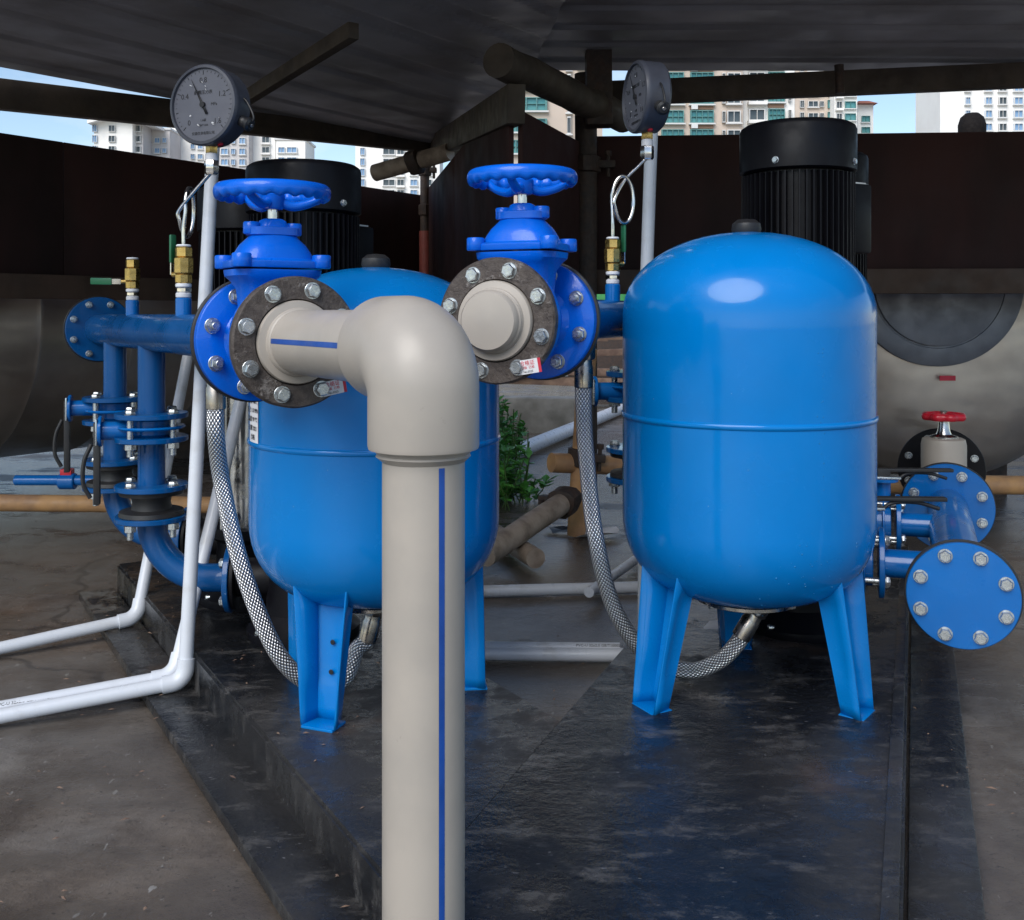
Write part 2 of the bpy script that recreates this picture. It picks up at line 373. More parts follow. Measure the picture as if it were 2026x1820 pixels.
lip = MB(); q0 = far + b2 * .585; q1 = near + b2 * .585; lip.beam(q0 + UP * (PT + .008), q1 + UP * (PT + .008), .022, .012, .003); part('edge_lip', lip, 'plinth', p2)
ld = MB(); o0 = K - b1 * .055 + UP * .012; ld.beam(o0 - a1 * .02, o0 + a1 * 2.1, .10, .024, .004); part('ledge', ld, 'plinth', p1)
ld = MB(); o0 = far + b2 * .655 + UP * .014; ld.beam(o0, o0 - (far - near), .10, .028, .004); part('ledge', ld, 'plinth', p2)

# ------------------------------------------------------------------ pressure tanks
def leg_mb(top, bot, out, hw0, hw1, d0, d1):
    """U channel open outwards; top and bottom are web centres"""
    side = UP.cross(out).normalized(); mb = MB(); t = .0035; N = 14; vs = []; fs = []
    # section, offsets (side, out)
    for k in range(N + 1):
        f = k / N; c = top.lerp(bot, f); hw = hw0 + (hw1 - hw0) * f; d = d0 + (d1 - d0) * f
        em = .006 * min(1, max(0, (f - .22) / .04)) * min(1, max(0, (.80 - f) / .04))
        sec = [(-hw - d * .28, d), (-hw - d * .18 + em, d * .62), (-hw - d * .08 + em, d * .28), (-hw, 0), (-hw * .4, -em), (hw * .4, -em), (hw, 0), (hw + d * .08 - em, d * .28), (hw + d * .18 - em, d * .62), (hw + d * .28, d)]
        for x, y in sec: vs.append(c + side * x + out * y)
    m = 10
    for k in range(N):
        for i in range(m - 1): fs.append((k * m + i, k * m + i + 1, (k + 1) * m + i + 1, (k + 1) * m + i))
    mb.add(vs, fs)
    return mb, side
def pressure_tank(cx, cy, ztop, zseam, legs, label, scuff):
    t = thing('pressure_tank', (cx, cy, PT), label, 'pressure tank', 'blue pressure tanks')
    r = .25; zb1 = EYE - .41; zt1 = ztop - .165
    prof = [(.001, ztop), (.03, ztop - .0006)]
    for k in range(1, 15):
        th = k / 14 * math.pi / 2; prof.append((max(.03, r * math.sin(th) ** .93), zt1 + (ztop - zt1) * math.cos(th)))
    prof = [p for i, p in enumerate(prof) if i == 0 or p[0] > prof[i - 1][0] - 1e-6 or p[1] < prof[i - 1][1]]
    up = [p for p in prof] + [(r, zt1 - .03), (r, zseam + .006), (r + .0025, zseam + .004), (r + .0035, zseam), (r + .0025, zseam - .004), (r, zseam - .006), (r, zb1)]
    for k in range(1, 12):
        th = k / 12 * math.pi / 2; up.append((.085 + (r - .085) * math.cos(th) ** .85, zb1 - .155 * math.sin(th)))
    up += [(.085, zb1 - .158), (.085, zb1 - .170)]
    mb = MB(); mb.lathe(up, (cx, cy, 0), (0, 0, 1), 96); part('body', mb, 'tank', t)
    zf = zb1 - .170
    mb = MB(); mb.lathe([(.10, zf), (.104, zf + .002), (.104, zf + .008), (.10, zf + .010)], (cx, cy, 0), n=48); fl = part('bottom_ring', mb, 'nickel', t)
    bolts((cx, cy, zf), (0, 0, -1), .092, 6, BOLT_HEAD, fl, sc_=.6)
    mb = MB(); mb.lathe([(.026, ztop - .004), (.03, ztop + .006), (.028, ztop + .018), (.018, ztop + .026), (.001, ztop + .028)], (cx, cy, 0), n=24); part('air_cap', mb, 'rubber', t)
    for (lx, ly) in legs:
        out = Vector((lx - cx, ly - cy, 0)).normalized()
        top = Vector((cx, cy, 0)) + out * .150 + UP * (zb1 - .05); bot = Vector((lx, ly, PT)) - out * .02
        mb, side = leg_mb(top, bot + UP * .004, out, .042, .024, .062, .040)
        lg = part('leg', mb, 'tank', t)
        so = lg.modifiers.new('thickness', 'SOLIDIFY'); so.thickness = .0035; so.offset = 0
        fr = Matrix((side, -out, UP)).transposed() if False else Matrix((side, out, side.cross(out))).transposed()
        mb = MB(); mb.box(bot + out * .02 + UP * .0025, (.066, .048, .005), fr, .001); part('foot_plate', mb, 'tank', lg)
        for f in (.52, .70):
            c = top.lerp(bot, f) + out * .002; mb = MB(); mb.cyl(c - out * .001, c + out * .0012, .0048, 14); part('bolt_hole', mb, 'ink', lg)
    return t
T1 = (-.276, 2.05); T2 = (.476, 2.053)
def polar(c, r, deg): return (c[0] + r * math.cos(R(deg)), c[1] + r * math.sin(R(deg)))
tank1 = pressure_tank(*T1, EYE + .093, EYE - .250, [polar(T1, .20, 249), polar(T1, .20, 6), polar(T1, .215, 140)], 'blue pressure tank behind the beige plastic elbow pipe, half hidden', 0)
tank2 = pressure_tank(*T2, EYE + .164, EYE - .205, [polar(T2, .235, 208), polar(T2, .225, 322), polar(T2, .25, 82)], 'blue pressure tank standing in full view on its three channel legs', 1)
# water drops on the uncovered tank
M['drop'] = basic('water_drop', (.02, .20, .48), None, .08, 0, bump=0)
mb = MB()
for k in range(64):
    if k < 26: a = R(270 + 19 + rnd.gauss(0, .9)); z = EYE - rnd.uniform(.05, .40)
    else: a = R(270 + rnd.gauss(12, 14)); z = EYE - .41 - abs(rnd.gauss(0, .07))
    zz = max(0, (EYE - .41) - z); th = math.asin(min(.97, zz / .155)); rr = .085 + .165 * math.cos(th) ** .85
    nrm_ = Vector((math.cos(a) * math.cos(th * .8), math.sin(a) * math.cos(th * .8), -math.sin(th * .8))); q = Vector((T2[0] + rr * math.cos(a), T2[1] + rr * math.sin(a), z)); sz = rnd.uniform(.0006, .0017)
    mb.lathe([(sz, -.0003), (sz * .8, sz * .35), (sz * .3, sz * .6)], q, nrm_, 8)
dr = part('water_drops', mb, 'drop', tank2); dr['kind'] = 'stuff'
# white label on the left tank
lab = MB(); ang0 = R(211)
for k in range(7):
    pass
vs = []; fs = []
for k in range(7):
    a = ang0 + k * .034 - .1
    for z in (EYE - .245, EYE - .14): vs.append((T1[0] + .2516 * math.cos(a), T1[1] + .2516 * math.sin(a), z))
for k in range(6): fs.append((2 * k, 2 * k + 2, 2 * k + 3, 2 * k + 1))
lab.add(vs, fs); lb = part('label_plate', lab, 'paper', tank1)
nrm = Vector((math.cos(ang0), math.sin(ang0), 0)); xd = UP.cross(nrm).normalized()
fr = Matrix((xd, UP, nrm)).transposed()
for k, s in enumerate(('隔膜式气压罐', '容积 100 L', '压力 1.0 MPa', '温度 99 ℃', '日期 2021', '合格')):
    text(s, .0115, Vector((T1[0], T1[1], 0)) + nrm * .2527 + UP * (EYE - .150 - k * .017), fr, 'ink', lb)

# ------------------------------------------------------------------ pumps
def pump(cx, cy, ztop, label, box_dir, r=.135, port=None):
    t = thing('vertical_pump', (cx, cy, PT), label, 'pump', 'vertical pumps behind the tanks')
    c = (cx, cy, 0); capb = ztop - .116
    mb = MB(); mb.lathe([(r - .006, capb), (r, capb + .004), (r, ztop - .014), (r - .003, ztop - .006), (r - .012, ztop), (.02, ztop + .004), (.001, ztop + .004)], c, n=64)
    cow = part('fan_cowl', mb, 'blackpaint', t)
    for k in range(4):
        a = R(215 + k * 90 + 18); d = Vector((math.cos(a), math.sin(a), 0))
        place('screw', BOLT_HEAD, mtx(Vector(c) + d * (r - .001) + UP * (capb + .02), frame(d) * .62), cow)
    zb = ztop - .36; rb = r - .022
    mb = MB(); mb.lathe([(rb - .01, zb), (rb, zb + .01), (rb, capb), (rb - .01, capb + .008)], c, n=48)
    mo = part('motor_body', mb, 'blackpaint', t)
    mb = MB()
    for k in range(52):
        a = 2 * math.pi * k / 52; d = Vector((math.cos(a), math.sin(a), 0)); fr = Matrix((d, UP.cross(d), UP)).transposed()
        mb.box(Vector(c) + d * (rb + .007) + UP * ((zb + capb) / 2), (.022, .003, capb - zb - .01), fr)
    o = part('cooling_fins', mb, 'blackpaint', mo, smooth=False); 
    d = Vector(box_dir).normalized(); fr = Matrix((d, UP.cross(d), UP)).transposed()
    mb = MB(); mb.box(Vector(c) + d * (r + .012) + UP * (ztop - .22), (.07, .13, .17), fr, .008); jb = part('terminal_box', mb, 'blackpaint', t)
    mb = MB(); mb.box(Vector(c) + d * (r + .02) + UP * (ztop - .131), (.055, .09, .004), fr, .001); part('lid', mb, 'ac', jb)
    mb = MB(); mb.lathe([(.12, zb - .02), (.125, zb - .015), (.125, zb - .002), (.10, zb + .004)], c, n=40); mb.cyl((cx, cy, zb - .09), (cx, cy, zb - .018), .062, 24)
    for k in range(4):
        a = R(45 + 90 * k); d = Vector((math.cos(a), math.sin(a), 0)); fr = Matrix((d, UP.cross(d), UP)).transposed()
        mb.box(Vector(c) + d * .085 + UP * (zb - .055), (.022, .03, .075), fr, .002)
    mb.lathe([(.098, zb - .115), (.105, zb - .112), (.105, zb - .094), (.10, zb - .09)], c, n=40)
    part('lantern_bracket', mb, 'blackpaint', t)
    mb = MB(); z0 = PT + .20
    mb.lathe([(.078, z0), (.082, z0 + .003), (.082, zb - .115), (.078, zb - .113)], c, n=48); part('stage_sleeve', mb, 'steel', t)
    for k in range(4):
        a = R(45 + 90 * k + 12); mb = MB(); mb.cyl((cx + .094 * math.cos(a), cy + .094 * math.sin(a), z0 - .01), (cx + .094 * math.cos(a), cy + .094 * math.sin(a), zb - .09), .007, 12); part('tie_rod', mb, 'steel', t)
    mb = MB(); mb.lathe([(.13, PT), (.132, PT + .004), (.132, PT + .022), (.12, PT + .03), (.088, PT + .06), (.086, PT + .16), (.106, PT + .175), (.106, z0), (.08, z0 + .004)], c, n=40)
    bs = part('pump_base', mb, 'blackpaint', t)
    bolts((cx, cy, PT + .022), (0, 0, 1), .119, 4, BOLT_HEAD, bs, sc_=.9)
    return t
PU1 = (-.495, 2.405); PU2 = (-.70, 2.70)
pump(*PU1, EYE + .35, 'black motor pump right behind the blue gate valve handwheel', (.5, .8, 0))
pump(*PU2, EYE + .33, 'black motor pump farthest left, mostly hidden behind the nearer pump', (.5, .8, 0))
pump(.692, 2.45, EYE + .452, 'tall black motor pump rising behind the whole blue tank', (.9, .5, 0), r=.1375)
pump(.88, 2.90, EYE + .45, 'second black pump behind the tall motor on the right plinth', (-.5, .8, 0), r=.135)

# ------------------------------------------------------------------ gate valves
def gate_valve(c0, ax, label, stub, sticker):
    """c0 = centre of the front face of the blue valve's near flange, ax = direction away from the camera"""
    c0 = Vector(c0); ax = Vector(ax).normalized(); sd_ = UP.cross(ax).normalized(); Lv = .18
    mid = c0 + ax * Lv / 2
    t = thing('gate_valve', c0 + ax * Lv / 2 - UP * .1, label, 'valve', 'blue flanged gate valves')
    mb = MB(); mb.lathe([(.096, 0), (.0985, .002), (.0985, .016), (.096, .018), (.060, .019), (.050, .028), (.048, .045), (.058, .062), (.062, .09), (.058, .118), (.048, .135), (.050, .152), (.060, .161), (.103, .162), (.1055, .164), (.1055, .178), (.103, .18)], c0, ax, 64)
    part('body', mb, 'valve', t)
    mb = MB(); z0 = .02
    mb.loft([(mid + UP * z, ax, sd_, a, b, e) for z, a, b, e in ((.0, .040, .052, 2.4), (.05, .042, .055, 2.6), (.085, .044, .058, 2.8), (.098, .05, .066, 3.2), (.106, .056, .074, 3.6), (.116, .057, .075, 3.8))], 48)
    part('neck', mb, 'valve', t)
    mb = MB(); mb.loft([(mid + UP * z, ax, sd_, a, b, e) for z, a, b, e in ((.119, .057, .076, 3.8), (.121, .058, .077, 3.8), (.130, .058, .077, 3.6), (.134, .050, .066, 3.0), (.146, .047, .060, 2.8), (.157, .042, .054, 2.5), (.167, .034, .044, 2.4), (.173, .030, .038, 2.4))], 48)
    for sx in (-1, 1):
        for sy in (-1, 1):
            q = mid + ax * sx * .046 + sd_ * sy * .067; mb.lathe([(.014, .119), (.0155, .121), (.0155, .139), (.014, .141)], (q.x, q.y, mid.z), n=20)
    bn = part('bonnet', mb, 'valve', t)
    mb = MB(); mb.loft([(mid + UP * z, ax, sd_, a, b, e) for z, a, b, e in ((.172, .028, .036, 3), (.174, .031, .042, 3), (.186, .031, .042, 3), (.188, .022, .026, 2.4), (.198, .020, .022, 2), (.201, .016, .016, 2))], 40)
    for sy in (-1, 1):
        q = mid + sd_ * sy * .036; mb.lathe([(.012, .175), (.0135, .177), (.0135, .193), (.012, .195)], (q.x, q.y, mid.z), n=18)
    part('gland', mb, 'valve', t)
    zw = .233
    mb = MB(); mb.cyl(mid + UP * .199, mid + UP * (zw + .002), .0085, 18, bev=.001); part('stem', mb, 'steel', t)
    # handwheel: dished rim with wavy underside, three spokes
    mb = MB(); Rr = .087; n = 120; sec = 14; vs = []; fs = []
    for i in range(n):
        a = 2 * math.pi * i / n; wv = .0022 * math.sin(a * 22)
        for k in range(sec):
            b = 2 * math.pi * k / sec; rr = Rr + .0085 * math.cos(b); z = zw + .012 + .0125 * math.sin(b)
            if math.cos(b) < -.2: rr += wv
            if math.sin(b) < -.4: z += wv * .9
            vs.append(mid + UP * z + Vector((math.cos(a), math.sin(a), 0)) * rr)
    for i in range(n):
        for k in range(sec): fs.append((i * sec + k, i * sec + (k + 1) % sec, ((i + 1) % n) * sec + (k + 1) % sec, ((i + 1) % n) * sec + k))
    mb.add(vs, fs); hw = part('handwheel', mb, 'valve', t)
    mb = MB(); mb.lathe([(.016, zw - .016), (.019, zw - .012), (.020, zw + .008), (.016, zw + .012)], (mid.x, mid.y, mid.z), n=24); part('hub', mb, 'valve', hw)
    for k in range(3):
        a = R(15 + 120 * k); d = Vector((math.cos(a), math.sin(a), 0))
        mb = MB(); mb.tube(spline([mid + UP * (zw - .004) + d * .012, mid + UP * (zw - .010) + d * .035, mid + UP * (zw - .002) + d * .065, mid + UP * (zw + .012) + d * .085], 6), lambda f: .0085 - .002 * f, 12)
        part('spoke', mb, 'valve', hw)
    mb = MB(); mb.lathe([(.006, zw + .012), (.009, zw + .013), (.009, zw + .02), (.007, zw + .021)], (mid.x, mid.y, mid.z), n=6); part('top_nut', mb, 'bolt', hw)
    # front black gasket and cast iron backing flange with hex heads
    f0 = c0 - ax * .001
    mb = MB(); disc(mb, f0 - ax * .003, -ax, .001, .001, 3); 
    mb = MB(); mb.lathe([(.092, 0), (.092, .004)], f0, -ax, 48); part('front_gasket', mb, 'rubber', t)
    mb = MB(); fc = f0 - ax * .004; mb.lathe([(.101, 0), (.1035, .003), (.1035, .015), (.1005, .0185), (.068, .019), (.066, .013)], fc, -ax, 80, fn=lambda a, r, z: 1 + .006 * mnoise.noise(Vector((a * 5, z * 60, 0)))); ff = part('backing_flange', mb, 'iron', t)
    bolts(fc - ax * .018, -ax, .0845, 8, BOLT_HEAD, t, ph=.5 + .12)
    # rear gasket & nuts seen on the blue rear flange
    bolts(c0 + ax * (Lv - .019), -ax, .083, 8, BOLT_NUT, t, ph=.5 + .12)
    mb = MB(); mb.lathe([(.106, 0), (.109, .002), (.109, .008), (.106, .010)], c0 + ax * (Lv + .001), ax, 64); part('rear_gasket', mb, 'rubber', t)
    if sticker:
        fr = Matrix((sd_ * -1, UP, (sd_ * -1).cross(UP))).transposed()
        q = fc - ax * .0205 - sd_ * .058 - UP * .073
        fr = fr @ Matrix.Rotation(R(10), 3, 'Z')
        mb = MB(); mb.box(q, (.036, .023, .0004), fr); st = part('sticker', mb, 'paper', t)
        nn = fr.col[2]
        mb = MB(); mb.box(q + fr.col[0] * .0205, (.005, .023, .0006), fr); part('red_edge', mb, 'redink', st)
        text('合格证', .0085, q + fr.col[1] * .0055 + nn * .0004, fr, 'redink', st); text('检验  已检', .0052, q - fr.col[1] * .0015 + nn * .0004, fr, 'redink', st); text('No.0325', .0048, q - fr.col[1] * .008 + nn * .0004, fr, 'ink', st)
    return t
H1 = EYE - .045; X1 = Vector((-.54, .8417, 0)); FF1 = Vector((-.348, 1.60, H1))      # left discharge line, pointing away
H2 = EYE - .012; X2 = Vector((.397, .918, 0)); FF2 = Vector((-.018, 1.66, H2))
gate_valve(FF1, X1, 'blue gate valve bolted to the beige elbow pipe, whole handwheel showing', True, True)
gate_valve(FF2, X2, 'blue gate valve between the two tanks beside the uncovered tank', True, True)

# ------------------------------------------------------------------ beige plastic pipe with elbow
def stripe(mb, a, b, r, d, w_=.0075):
    fr = frame(b - a); vs = []; side = (b - a).normalized().cross(d).normalized()
    for p in (a, b):
        for k in (-1, -.33, .33, 1):
            th = k * w_ / 2 / r; vs.append(p + (d * math.cos(th) + side * math.sin(th)) * (r + .0004))
    mb.add(vs, [(i, i + 1, i + 5, i + 4) for i in range(3)]); return mb
def toroid_stub(t, f0, ax):
    mb = MB(); mb.lathe([(.0655, -.004), (.0655, .003), (.064, .006), (.054, .008), (.0525, .012), (.0515, .0125), (.0525, .016), (.0505, .018)], f0, -ax, 56); return part('stub_end', mb, 'ppr', t)
rp = .050
st0 = FF1 - X1 * .024
corner = FF1 - X1 * .446
t = thing('elbow_pipe', (corner.x, corner.y, 0), 'thick beige plastic pipe with elbow dropping in front of the left tank', 'pipe')
toroid_stub(t, st0, X1)
mb = MB(); mb.cyl(st0 - X1 * .008, corner + X1 * .05, rp, 56, bev=.001); ph_ = part('horizontal_pipe', mb, 'ppr', t)
dcam = Vector((.62, -.3, -.0)); dcam = (-(X1.cross(UP))).normalized()
if dcam.y > 0: dcam = -dcam
mb = stripe(MB(), st0 - X1 * .02, corner + X1 * .098, rp, (dcam + UP * .06).normalized()); part('blue_stripe', mb, 'stripe', ph_)
rs = .0675; mb = MB()
# elbow fitting: swept tube round a tight bend, thick sockets
pts = []; br = .052
h0 = corner + X1 * .108
path = [(h0, rs * .985), (h0 - X1 * .004, rs)]
c_b = corner + X1 * br - UP * br
secs = []
for k in range(0, 17):
    th = k / 16 * math.pi / 2
    p = c_b - X1 * (br * math.sin(th)) + UP * (br * math.cos(th)); path.append((p, rs + .0015 * math.sin(th * 2)))
end = corner - UP * .118
path += [(end + UP * .004, rs), (end, rs * .985)]
pp = [p for p, _ in path]; rr_ = [r for _, r in path]
def build_tube(mb, pp, rr_, n=56):
    vs = []; fs = []; side = X1.cross(UP).normalized()
    for j, p in enumerate(pp):
        tg = (pp[min(j + 1, len(pp) - 1)] - pp[max(j - 1, 0)]).normalized(); y = tg.cross(side)
        for i in range(n):
            a = 2 * math.pi * i / n; vs.append(p + (side * math.cos(a) + y * math.sin(a)) * rr_[j])
    for j in range(len(pp) - 1):
        for i in range(n): fs.append((j * n + i, j * n + (i + 1) % n, (j + 1) * n + (i + 1) % n, (j + 1) * n + i))
    fs.append(tuple(reversed(range(n)))); fs.append(tuple((len(pp) - 1) * n + i for i in range(n))); mb.add(vs, fs)
build_tube(mb, pp, rr_); part('elbow', mb, 'ppr', t)
mb = MB(); mb.lathe([(rp, -.006), (rp + .0085, -.003), (rp + .0095, .002), (rp + .006, .0065), (rp + .0075, .009), (rp + .003, .013), (rp, .016)], end, -UP, 56, fn=lambda a, r, z: 1 + .006 * math.sin(a * 3 + z * 300)); part('weld_bead', mb, 'ppr', t)
mb = MB(); mb.cyl(end - UP * .004, (end.x, end.y, -.01), rp, 56, bev=.001); pv = part('vertical_pipe', mb, 'ppr', t)
dv = Vector((.50, -.866, 0)); mb = stripe(MB(), end - UP * .018, Vector((end.x, end.y, 0)), rp, dv); part('blue_stripe', mb, 'stripe', pv)
# short capped end on the second valve
f0 = FF2 - X2 * .024
t = thing('capped_pipe', f0, 'short beige pipe stub in the cast flange between the tanks', 'pipe')
toroid_stub(t, f0, X2)
mb = MB(); mb.lathe([(.05, .006), (.05, .024), (.046, .030), (.02, .033), (.001, .034)], f0, -X2, 48); part('end_cap', mb, 'ppr', t)

# ------------------------------------------------------------------ discharge headers with risers
def lever_valve(t, c, side, drop=True, Lh=.17, flip=1):
    """wafer valve neck pointing along side from riser centre c, parts of t"""
    mb = MB(); mb.cyl(c, c + side * .11, .021, 20); disc(mb, c + side * .108, side, .036, .008, 28); nk = part('valve_neck', mb, 'pipeblue2', t)
    mb = MB(); q = c + side * .12
    dn = Vector((0, 0, -1)) if drop else Vector((side.y, -side.x, 0)) * flip
    mb.beam(q + dn * -.02, q + dn * Lh, .022, .014, .002, up=side); mb.tube(spline([q + dn * .03 + side * .012, q + dn * .07 + side * .028, q + dn * .12 + side * .03, q + dn * .155 + side * .014], 5), .005, 8)
    part('lever', mb, 'rubber', nk)
    mb = MB(); fr = frame(side); mb.box(c + side * .1185, (.06, .06, .004), fr, .001); part('notched_plate', mb, 'bolt', nk)
def riser(t, top, pump_c, zp, elbow_dir, portd, r=.031, zs=None):
    """one riser: top on header; flanges, wafer valve, rubber joint, elbow"""
    x, y = top.x, top.y; V = lambda z: Vector((x, y, z))
    zf = zs
    mb = MB(); mb.cyl(V(top.z), V(zf[0]), r, 32); disc(mb, V(zf[0]), UP, .083, .012); part('riser', mb, 'pipeblue', t)
    mb = MB(); mb.cyl(V(zf[0] - .001), V(zf[1] + .012), r + .012, 28); mb.lathe([(.045, -.004), (.074, -.0035), (.077, 0), (.074, .0035), (.045, .004)], V((zf[0] + zf[1]) / 2 + .006), UP, 36); wb = part('wafer_body', mb, 'pipeblue2', t)
    mb = MB(); disc(mb, V(zf[1]), UP, .083, .012); mb.cyl(V(zf[1] + .002), V(zf[2]), r, 32); disc(mb, V(zf[2]), UP, .083, .012); part('lower_riser', mb, 'pipeblue', t)
    n = 4
    for i in range(n):
        a = 2 * math.pi * (i + .5) / n + .35; q = Vector((math.cos(a), math.sin(a), 0)) * .066
        place('bolt', BOLT_HEAD, mtx(V(zf[0] + .012) + q, frame(UP)), t)
        mb = MB(); mb.cyl(V(zf[1] - .03) + q, V(zf[0] + .005) + q, .0075, 12); mb.lathe([(.013, 0), (.014, .001), (.014, .013), (.012, .014)], V(zf[1] - .014) + q, UP, 6); part('stud', mb, 'bolt', t)
        place('bolt', BOLT_HEAD, mtx(V(zf[2] + .012) + q, frame(UP)), t)
        mb = MB(); mb.cyl(V(zf[3] - .035) + q, V(zf[3] + .012) + q, .0075, 12); mb.lathe([(.013, 0), (.014, .001), (.014, .015), (.012, .016)], V(zf[3] - .017) + q, UP, 6); part('stud', mb, 'bolt', t)
    mb = MB(); za, zb = zf[3] + .012, zf[2]; h = zb - za
    mb.lathe([(.050, 0), (.074, .001), (.072, h * .18), (.046, h * .25), (.043, h * .5), (.046, h * .75), (.072, h * .82), (.074, h - .001), (.05, h)], V(za), UP, 36); part('rubber_joint', mb, 'rubber', t)
    # elbow: quarter sweep
    hd = Vector((pump_c[0] - x, pump_c[1] - y, 0)); dist = hd.length; hd.normalize(); Rb = zf[3] - zp
    pts = [V(zf[3] + .002)]
    for k in range(17):
        th = k / 16 * math.pi / 2; pts.append(V(zf[3] - Rb * math.sin(th)) + hd * Rb * (1 - math.cos(th)))
    endp = Vector((x, y, zp)) + hd * (dist - portd)
    pts.append(endp)
    mb = MB(); mb.tube(pts, r + .002, 32); disc(mb, V(zf[3]), UP, .083, .012); part('elbow', mb, 'pipeblue', t)
    mb = MB(); disc(mb, endp - hd * .012, hd, .080, .013); pf = part('pump_flange', mb, 'pipeblue', t)
    bolts(endp - hd * .013, -hd, .062, 4, BOLT_HEAD, pf)
    mb = MB(); disc(mb, endp + hd * .002, hd, .074, .010); mb.cyl(endp + hd * .006, endp + hd * (portd - .06), .045, 24); part('pump_port', mb, 'blackpaint', t)
def header(f_end, ax, L0, L1, r, label, flange_r=.09):
    a = f_end + ax * L0; b = f_end + ax * L1
    t = thing('discharge_header', ((a + b) / 2) * 1, label, 'pipe', 'blue discharge headers')
    mb = MB(); mb.cyl(a, b, r, 48, bev=.001); disc(mb, a, ax, .095, .014); part('main_pipe', mb, 'pipeblue', t)
    mb = MB(); disc(mb, b - ax * .014, ax, flange_r, .014); ef = part('end_flange', mb, 'pipeblue', t)
    bolts(b - ax * .014, -ax, flange_r * .82, 8, BOLT_NUT, t, sc_=.72)
    mb = MB(); disc(mb, b + ax * .001, ax, flange_r + .003, .006); part('gasket', mb, 'rubber', t)
    mb = MB(); disc(mb, b + ax * .008, ax, flange_r, .014); part('blank_plate', mb, 'pipeblue', t)
    return t
hd1 = header(FF1, X1, .192, 1.56, .043, 'blue header pipe running back from the valve at the left edge', .092)
Z = lambda v, D: EYE + (VH - v) / F * D
r1 = FF1 + X1 * .927; r2 = FF1 + X1 * 1.336
riser(hd1, r1, PU1, EYE - .625, None, .165, zs=[Z(826, 2.38), Z(872, 2.38), Z(967, 2.38), Z(1028, 2.38)])
riser(hd1, r2, PU2, EYE - .60, None, .165, r=.030, zs=[Z(793, 2.72), Z(838, 2.72), Z(916, 2.72), Z(967, 2.72)])
lever_valve(hd1, Vector((r1.x, r1.y, Z(850, 2.38))), Vector((-.93, -.25, 0)).normalized())
lever_valve(hd1, Vector((r2.x, r2.y, Z(806, 2.72))), Vector((-.93, -.25, 0)).normalized())
hd2 = header(FF2, X2, .192, 1.30, .041, 'blue header pipe passing behind the uncovered tank from the middle valve')
q1_ = FF2 + X2 * .82; q2_ = FF2 + X2 * 1.12
riser(hd2, q1_, (.692, 2.45), EYE - .55, None, .165, zs=[EYE - .15, EYE - .21, EYE - .33, EYE - .40])
riser(hd2, q2_, (.88, 2.90), EYE - .55, None, .165, zs=[EYE - .15, EYE - .21, EYE - .33, EYE - .40])
lever_valve(hd2, Vector((q1_.x, q1_.y, EYE - .185)), Vector((-.97, -.1, 0)).normalized())

def bosses(hdr, hp, r, h, lev):
    c = hp + UP * r * .8
    mb = MB(); mb.cyl(c, c + UP * (.035 + r * .2), .0165, 20); part('boss', mb, 'pipeblue2', hdr)
def ball_valve(base, label, s=1.0, lever=None):
    t = thing('ball_valve', base, label, 'valve', 'small brass ball valves on the headers')
    z = 0; Bv = Vector(base)
    def seg(nm, mt, r, h, n=6, e=.12):
        nonlocal z
        mb = MB(); mb.lathe([(r * (1 - e), z), (r, z + r * e), (r, z + h - r * e), (r * (1 - e), z + h)], Bv, UP, n); part(nm, mb, mt, t); z += h
    seg('nipple', 'ptfe', .0145 * s, .010 * s, 20); seg('nipple_nut', 'steel', .0155 * s, .010 * s); seg('thread_tape', 'ptfe', .0150 * s, .008 * s, 20)
    seg('lower_collar', 'brass', .0165 * s, .018 * s, 8); seg('body', 'brass', .0185 * s, .032 * s, 8); seg('upper_collar', 'brass', .0165 * s, .020 * s, 6); seg('top_tape', 'ptfe', .014 * s, .005, 20)
    d, lean = lever
    q = Bv + UP * .045 * s
    mb = MB(); mb.cyl(q, q + d * .026 * s, .006, 12); part('spindle', mb, 'brass', t)
    e = q + d * .026 * s; mb = MB(); mb.beam(e, e + lean * .03, .013, .0025, up=d); part('lever_arm', mb, 'steel', t)
    mb = MB(); mb.beam(e + lean * .025, e + lean * .085, .017, .006, .0025, up=d); part('lever_grip', mb, 'green', t)
    return Bv + UP * z
def on_hdr(FFx, Xx, L_, hr): return FFx + Xx * L_ + UP * (hr + .035)
for hdr, FFx, Xx, L_, hr in ((hd1, FF1, X1, .645, .043), (hd1, FF1, X1, 1.128, .043), (hd2, FF2, X2, .60, .041)): bosses(hdr, FFx + Xx * L_, hr, 0, 0)
tb1 = ball_valve(on_hdr(FF1, X1, .645, .043) + UP * .0, 'brass ball valve under the left pressure gauge, green lever upright', 1.1, (Vector((-.75, .3, 0)).normalized(), UP))
ball_valve(on_hdr(FF1, X1, 1.128, .043), 'brass ball valve with level green lever at far end of left header', 1.05, (Vector((-.9, -.2, 0)).normalized(), Vector((-.98, .2, .02))))
tb2 = ball_valve(on_hdr(FF2, X2, .60, .041), 'brass ball valve under the right gauge beside the uncovered tank', 1.0, (Vector((.85, .3, 0)).normalized(), UP))

